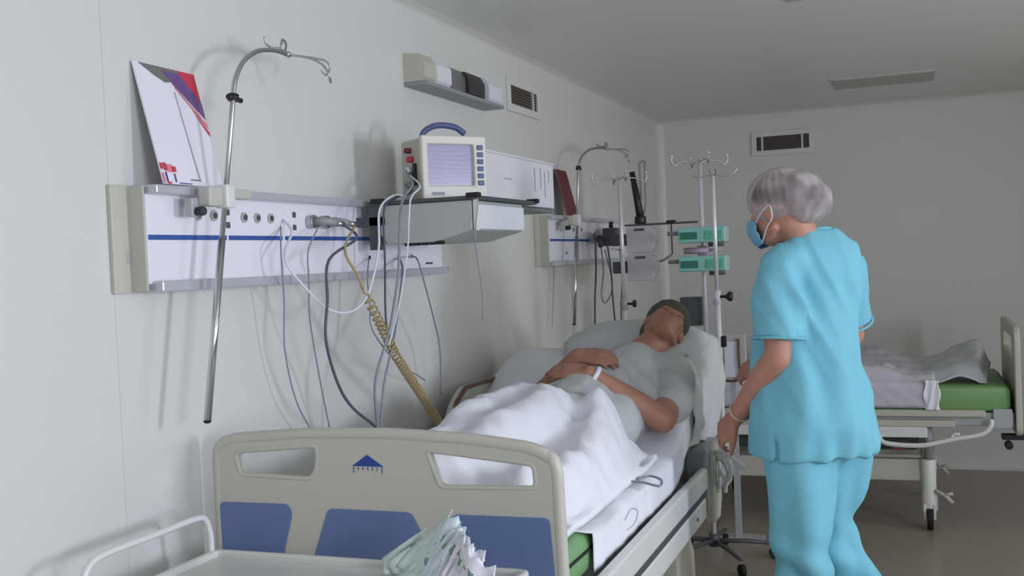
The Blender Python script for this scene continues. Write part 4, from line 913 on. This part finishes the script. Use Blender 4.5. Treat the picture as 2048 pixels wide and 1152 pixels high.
MB().box((X0+0.2, Y0+0.12, 0.40), (1.7, Y1-0.12, 0.54), bev=0.02).build('lift_mechanism', DARKG, fb_)
for x in (0.62, 1.745):
    for y in (Y0+0.05, Y1-0.1):
        c_ = MB().tube([(x, y, 0.10), (x, y, 0.17), (x, y, 0.24), (x, y, 0.37)], [0.040, 0.042, 0.036, 0.040], 14).build('leg', WHITEM, fb_, bev=0.004)
        MB().tube([(x, y, 0.37), (x+0.01, y, 0.45), (x-0.01, y, 0.55)], [0.022, 0.026, 0.03], 10).build('column', GREYP, c_)
        MB().cyl((x-0.016, y-0.01, 0.062), (x+0.016, y-0.01, 0.062), 0.062, n=24).build('caster', RUBBER, c_, bev=0.006)
        MB().box((x-0.03, y-0.04, 0.06), (x-0.019, y+0.03, 0.14)).box((x+0.019, y-0.04, 0.06), (x+0.03, y+0.03, 0.14)).build('caster_fork', WHITEM, c_)
        if x > 1: MB().tube([(x+0.03, y-0.03, 0.21), (x+0.08, y-0.04, 0.185), (x+0.11, y-0.04, 0.15)], 0.011, 8).tube([(x+0.075, y-0.04, 0.19), (x+0.115, y-0.04, 0.20)], 0.009, 8).build('brake_pedal', BEIGE, c_)
# head and foot ends
def end_board(x, top, mb, w=0.03):
    mb.poly([rounded([(Y0+0.0, 0.50), (Y0, top-0.05), (Y0+0.05, top), (Y1-0.05, top), (Y1, top-0.05), (Y1, 0.50)], 0.05), rounded([(Y0+0.14, top-0.16), (Y0+0.16, top-0.07), (Y1-0.16, top-0.07), (Y1-0.14, top-0.16)], 0.02)], lambda y, z: (x, y, z), (w, 0, 0)); return mb
end_board(2.165, 1.06, MB()).build('headboard', BEIGE, fb_, bev=0.01)
end_board(X0, 0.98, MB()).build('footboard', BEIGE, fb_, bev=0.01)
MB().box((2.10, Y0+0.03, 0.48), (2.24, Y0+0.10, 0.505)).cyl((2.13, Y0+0.0, 0.455), (2.13, Y0+0.06, 0.455), 0.02).build('wall_bumper', BLACK, fb_, bev=0.004)
MB().box((2.06, Y0+0.01, 0.54), (2.15, Y0+0.06, 0.64), bev=0.005).build('head_bracket', GREYM, fb_)
mb = MB(); rings = []
for x, k in ((0.48, 0.02), (0.50, 0), (1.0, 0), (1.6, 0), (2.12, 0), (2.145, 0.02)):
    rings.append([(x, y, z) for y, z in rounded([(Y0+0.02+k, 0.625+k), (Y0+0.02+k, 0.755-k), (Y1-0.03-k, 0.755-k), (Y1-0.03-k, 0.625+k)], 0.02, 3)])
mb.loft(rings); m2 = mb.build('mattress', GREEN2, None); tag(m2, 'green mattress on the far bed, bare beside its headboard', 'mattress')
# folded rumpled linen on the far bed
mb = MB(); P = []
for j in range(81):
    v = j/80; row = []
    for i in range(91):
        u = i/90; x = 0.52+1.27*u; y = Y0+0.012+(0.84)*v
        h = 0.035+0.085*gs(x, 1.45, 0.22)*(0.6+0.4*v)+0.09*gs(x, 1.10, 0.2)+0.05*gs(x, 0.75, 0.2)
        h += 0.018*nz(x*7, y*7, 9)+0.014*abs(nz(x*15, y*9, 2)); h *= sstep(0, 0.10, v)*0.75+0.25
        z = 0.760+max(0.006, h)
        row.append((x, y, z))
    P.append(row)
drop = [[(x, Y0+0.008-0.006*abs(math.sin(x*30+k)), 0.645+(z-0.645)*k/6) for x, y, z in P[0]] for k in range(0, 6)]
mb.grid(drop+P); o = mb.build('bed_sheet', M('stripe_linen', (204, 200, 208), 0.85, 0, 0.04, 9, 0.25, bscale=30), None, solid=0.004); tag(o, 'rumpled white sheet on the far bed behind the nurse', 'bed sheet')
mb = MB(); P = []
for j in range(41):
    v = j/40; row = []
    for i in range(61):
        u = i/60; x = 1.50+0.54*u+0.06*v*u; y = Y0+0.10+0.68*v
        z = 0.80+0.125*sstep(0.25, 0.86, u)*(1-sstep(0.90, 1.0, u))*(0.45+0.55*v)+0.02*math.sin(u*10+v*5)*(1-u)+0.016*nz(u*6, v*6, 4)+0.03*gs(u, 0.1, 0.2)-0.04*(1-sstep(0, 0.15, v))
        z -= 0.03*sstep(0.0, 1.0, u)*(1-v)
        row.append((x, y, max(z, 0.765)))
    P.append(row)
mb.grid(P); o = mb.build('blanket', SHEET2, None, solid=0.006); tag(o, 'pale folded blanket peaked up near the far bed headboard', 'blanket')
mb = MB(); P = []
for j in range(21):
    v = j/20; P.append([(1.735+0.075*u/10+0.006*math.sin(v*9+u), Y0-0.002-0.004*math.sin(u*1.3+v*4)+ (0.0 if v > 0.03 else 0.02), 0.635+0.155*(1-v)+0.0*u) for u in range(11)])
mb.grid(P); o = mb.build('hanging_cloth', SHEET, None, solid=0.004); tag(o, 'bright white cloth end hanging over the far mattress edge', 'cloth')
# white bedside panel with brown bar seen by the nurse hand
t = thing('bedside_chart', 'white bedside frame with upright brown bar behind the nurse raised hand', 'chart holder', (0.829, 5.500, 0.840))
a_ = Vector((0.761, 5.500, 1.078)); b_ = Vector((0.890, 5.500, 0.835))
MB().box((a_.x, 5.50, b_.z), (b_.x, 5.515, a_.z), bev=0.005).build('board', M('pale_board', (190, 188, 186), 0.5), t)
MB().box((a_.x+0.02, 5.494, b_.z+0.02), (a_.x+0.085, 5.4995, a_.z-0.04)).build('sheet_of_paper', PAPER, t)
cx = a_.x+0.095
MB().tube(smooth_path([(cx, 5.485, a_.z-0.025), (cx, 5.480, (a_.z+b_.z)/2), (cx+0.003, 5.48, b_.z+0.03), (cx-0.02, 5.48, b_.z+0.004), (cx-0.07, 5.485, b_.z+0.002)], 5), 0.007, 8).build('brown_bar', BROWN, t)
MB().box((a_.x+0.04, 5.515, 0.0), (a_.x+0.07, 5.545, a_.z-0.02)).box((a_.x-0.05, 5.49, 0.0), (b_.x+0.05, 5.60, 0.02)).build('post', GREYM, t)

# ================================================================ instrument cart in the foreground
CX0, CX1, CY0, CY1, CZ = 0.128, 0.93, 1.45, 2.105, 0.848
t = thing('instrument_cart', 'white metal instrument cart with tube guard rail in the foreground', 'cart', ((CX0+CX1)/2, (CY0+CY1)/2, 0))
MB().box((CX0+0.01, CY0+0.01, CZ-0.035), (CX1-0.01, CY1-0.01, CZ-0.015)).build('tray_top', M('tray_cream', (206, 206, 200), 0.3, 0, 0.02), t)
mb = MB(); mb.poly([rounded([(CX0, CY0), (CX1, CY0), (CX1, CY1), (CX0, CY1)], 0.02), rounded([(CX0+0.018, CY0+0.018), (CX1-0.018, CY0+0.018), (CX1-0.018, CY1-0.018), (CX0+0.018, CY1-0.018)], 0.015)], lambda x, y: (x, y, CZ-0.03), (0, 0, 0.03)); mb.build('tray_rim', M('rim_cream', (214, 213, 206), 0.3, 0, 0.02), t, bev=0.006)
for x in (CX0+0.003,):
    ps = smooth_path([(x, CY1-0.02, CZ-0.01), (x, CY1-0.02, CZ+0.035), (x, CY1-0.035, CZ+0.075), (x, CY1-0.07, CZ+0.087), (x, CY1-0.20, CZ+0.087), (x, CY1-0.36, CZ+0.087), (x, CY1-0.415, CZ+0.075), (x, CY1-0.44, CZ+0.035), (x, CY1-0.445, CZ-0.01)], 5)
    MB().tube(ps, 0.0075, 10).build('guard_rail', WHITEM, t)
for x in (CX0+0.02, CX1-0.02):
    for y in (CY0+0.02, CY1-0.02):
        lg = MB().cyl((x, y, 0.08), (x, y, CZ-0.03), 0.012).build('leg', WHITEM, t)
        MB().cyl((x-0.01, y, 0.04), (x+0.01, y, 0.04), 0.04).build('caster', RUBBER, lg)
MB().box((CX0+0.02, CY0+0.02, 0.35), (CX1-0.02, CY1-0.02, 0.37)).build('lower_shelf', WHITEM, t)

# fanned sterile packets on cart
rnd = random.Random(5)
PK = [
    ((0.675, 2.030), 62, 0.112, 0.070, POUCHG, 'mint green packet lying lowest at left of the fanned packets'),
    ((0.699, 2.020), 56, 0.133, 0.065, POUCHG, 'mint packet leaning second from left with a dark crease'),
    ((0.729, 2.010), 52, 0.142, 0.070, POUCHG, 'mint grey packet third from left below the tall corner'),
    ((0.759, 2.000), 46, 0.150, 0.060, POUCH, 'tall translucent packet with the highest pointed corner'),
    ((0.785, 1.985), 42, 0.133, 0.055, POUCH, 'translucent packet just right of the tallest one with a frayed corner'),
    ((0.813, 1.975), 38, 0.116, 0.060, PAPER, 'white packet in the middle of the fan with a curled top'),
    ((0.837, 1.960), 35, 0.110, 0.060, POUCH, 'clear packet with jagged top right of middle'),
    ((0.861, 1.945), 32, 0.103, 0.060, PAPER, 'white packet second from right with a notched top'),
    ((0.885, 1.930), 30, 0.086, 0.075, PAPER, 'rightmost white packet of the fan with a square corner'),
]
for i, ((x, y), tilt, hh, ww, mt, lb) in enumerate(PK):
    t = thing('sterile_packet', lb, 'packet', (x, y, CZ-0.012), 'fanned sterile packets on the cart')
    mb = MB(); P = []
    th = math.radians(tilt); up = Vector((math.sin(th), 0.12, math.cos(th))).normalized(); sd = Vector((math.cos(th), -0.55, -math.sin(th)*0.9)).normalized()
    for j in range(19):
        v = j/18; row = []
        for k in range(13):
            u = k/12-0.5
            jag = (0.016*abs(nz(u*7+i*3, i*2.7, 0))+0.010*math.sin(u*19+i*2))*(1 if j == 18 else (0.4 if j == 17 else 0))
            q = Vector((x-0.05, y, CZ-0.012))+up*(hh*v+jag)+sd*ww*1.2*u*(1+0.35*v)+Vector((0, 1, 0))*(0.010*math.sin(u*7+v*5+i)+0.012*nz(u*5+i, v*4, i*1.3))+sd*(0.018*v*v)*math.sin(i*1.7)
            q.z = max(q.z, CZ-0.013)
            row.append(q)
        P.append(row)
    mb.grid(P); mb.build('pouch', mt, t, solid=0.0035)
    # printed seal strip
    mb = MB(); P = []
    for j in (12, 13, 14):
        v = j/18; P.append([Vector((x-0.05, y-0.003, CZ-0.012))+up*(hh*v)+sd*ww*(k/12-0.5)*(1+0.25*v)*0.9+Vector((0, 1, 0))*(0.010*math.sin((k/12-0.5)*7+v*5+i)+0.012*nz((k/12-0.5)*5+i, v*4, i*1.3))+sd*(0.018*v*v)*math.sin(i*1.7) for k in range(13)])
    mb.grid(P); mb.build('seal_strip', M('seal_grey', (140, 156, 162), 0.4) if i % 2 else M('seal_green', (120, 150, 128), 0.4), t, solid=0.001)
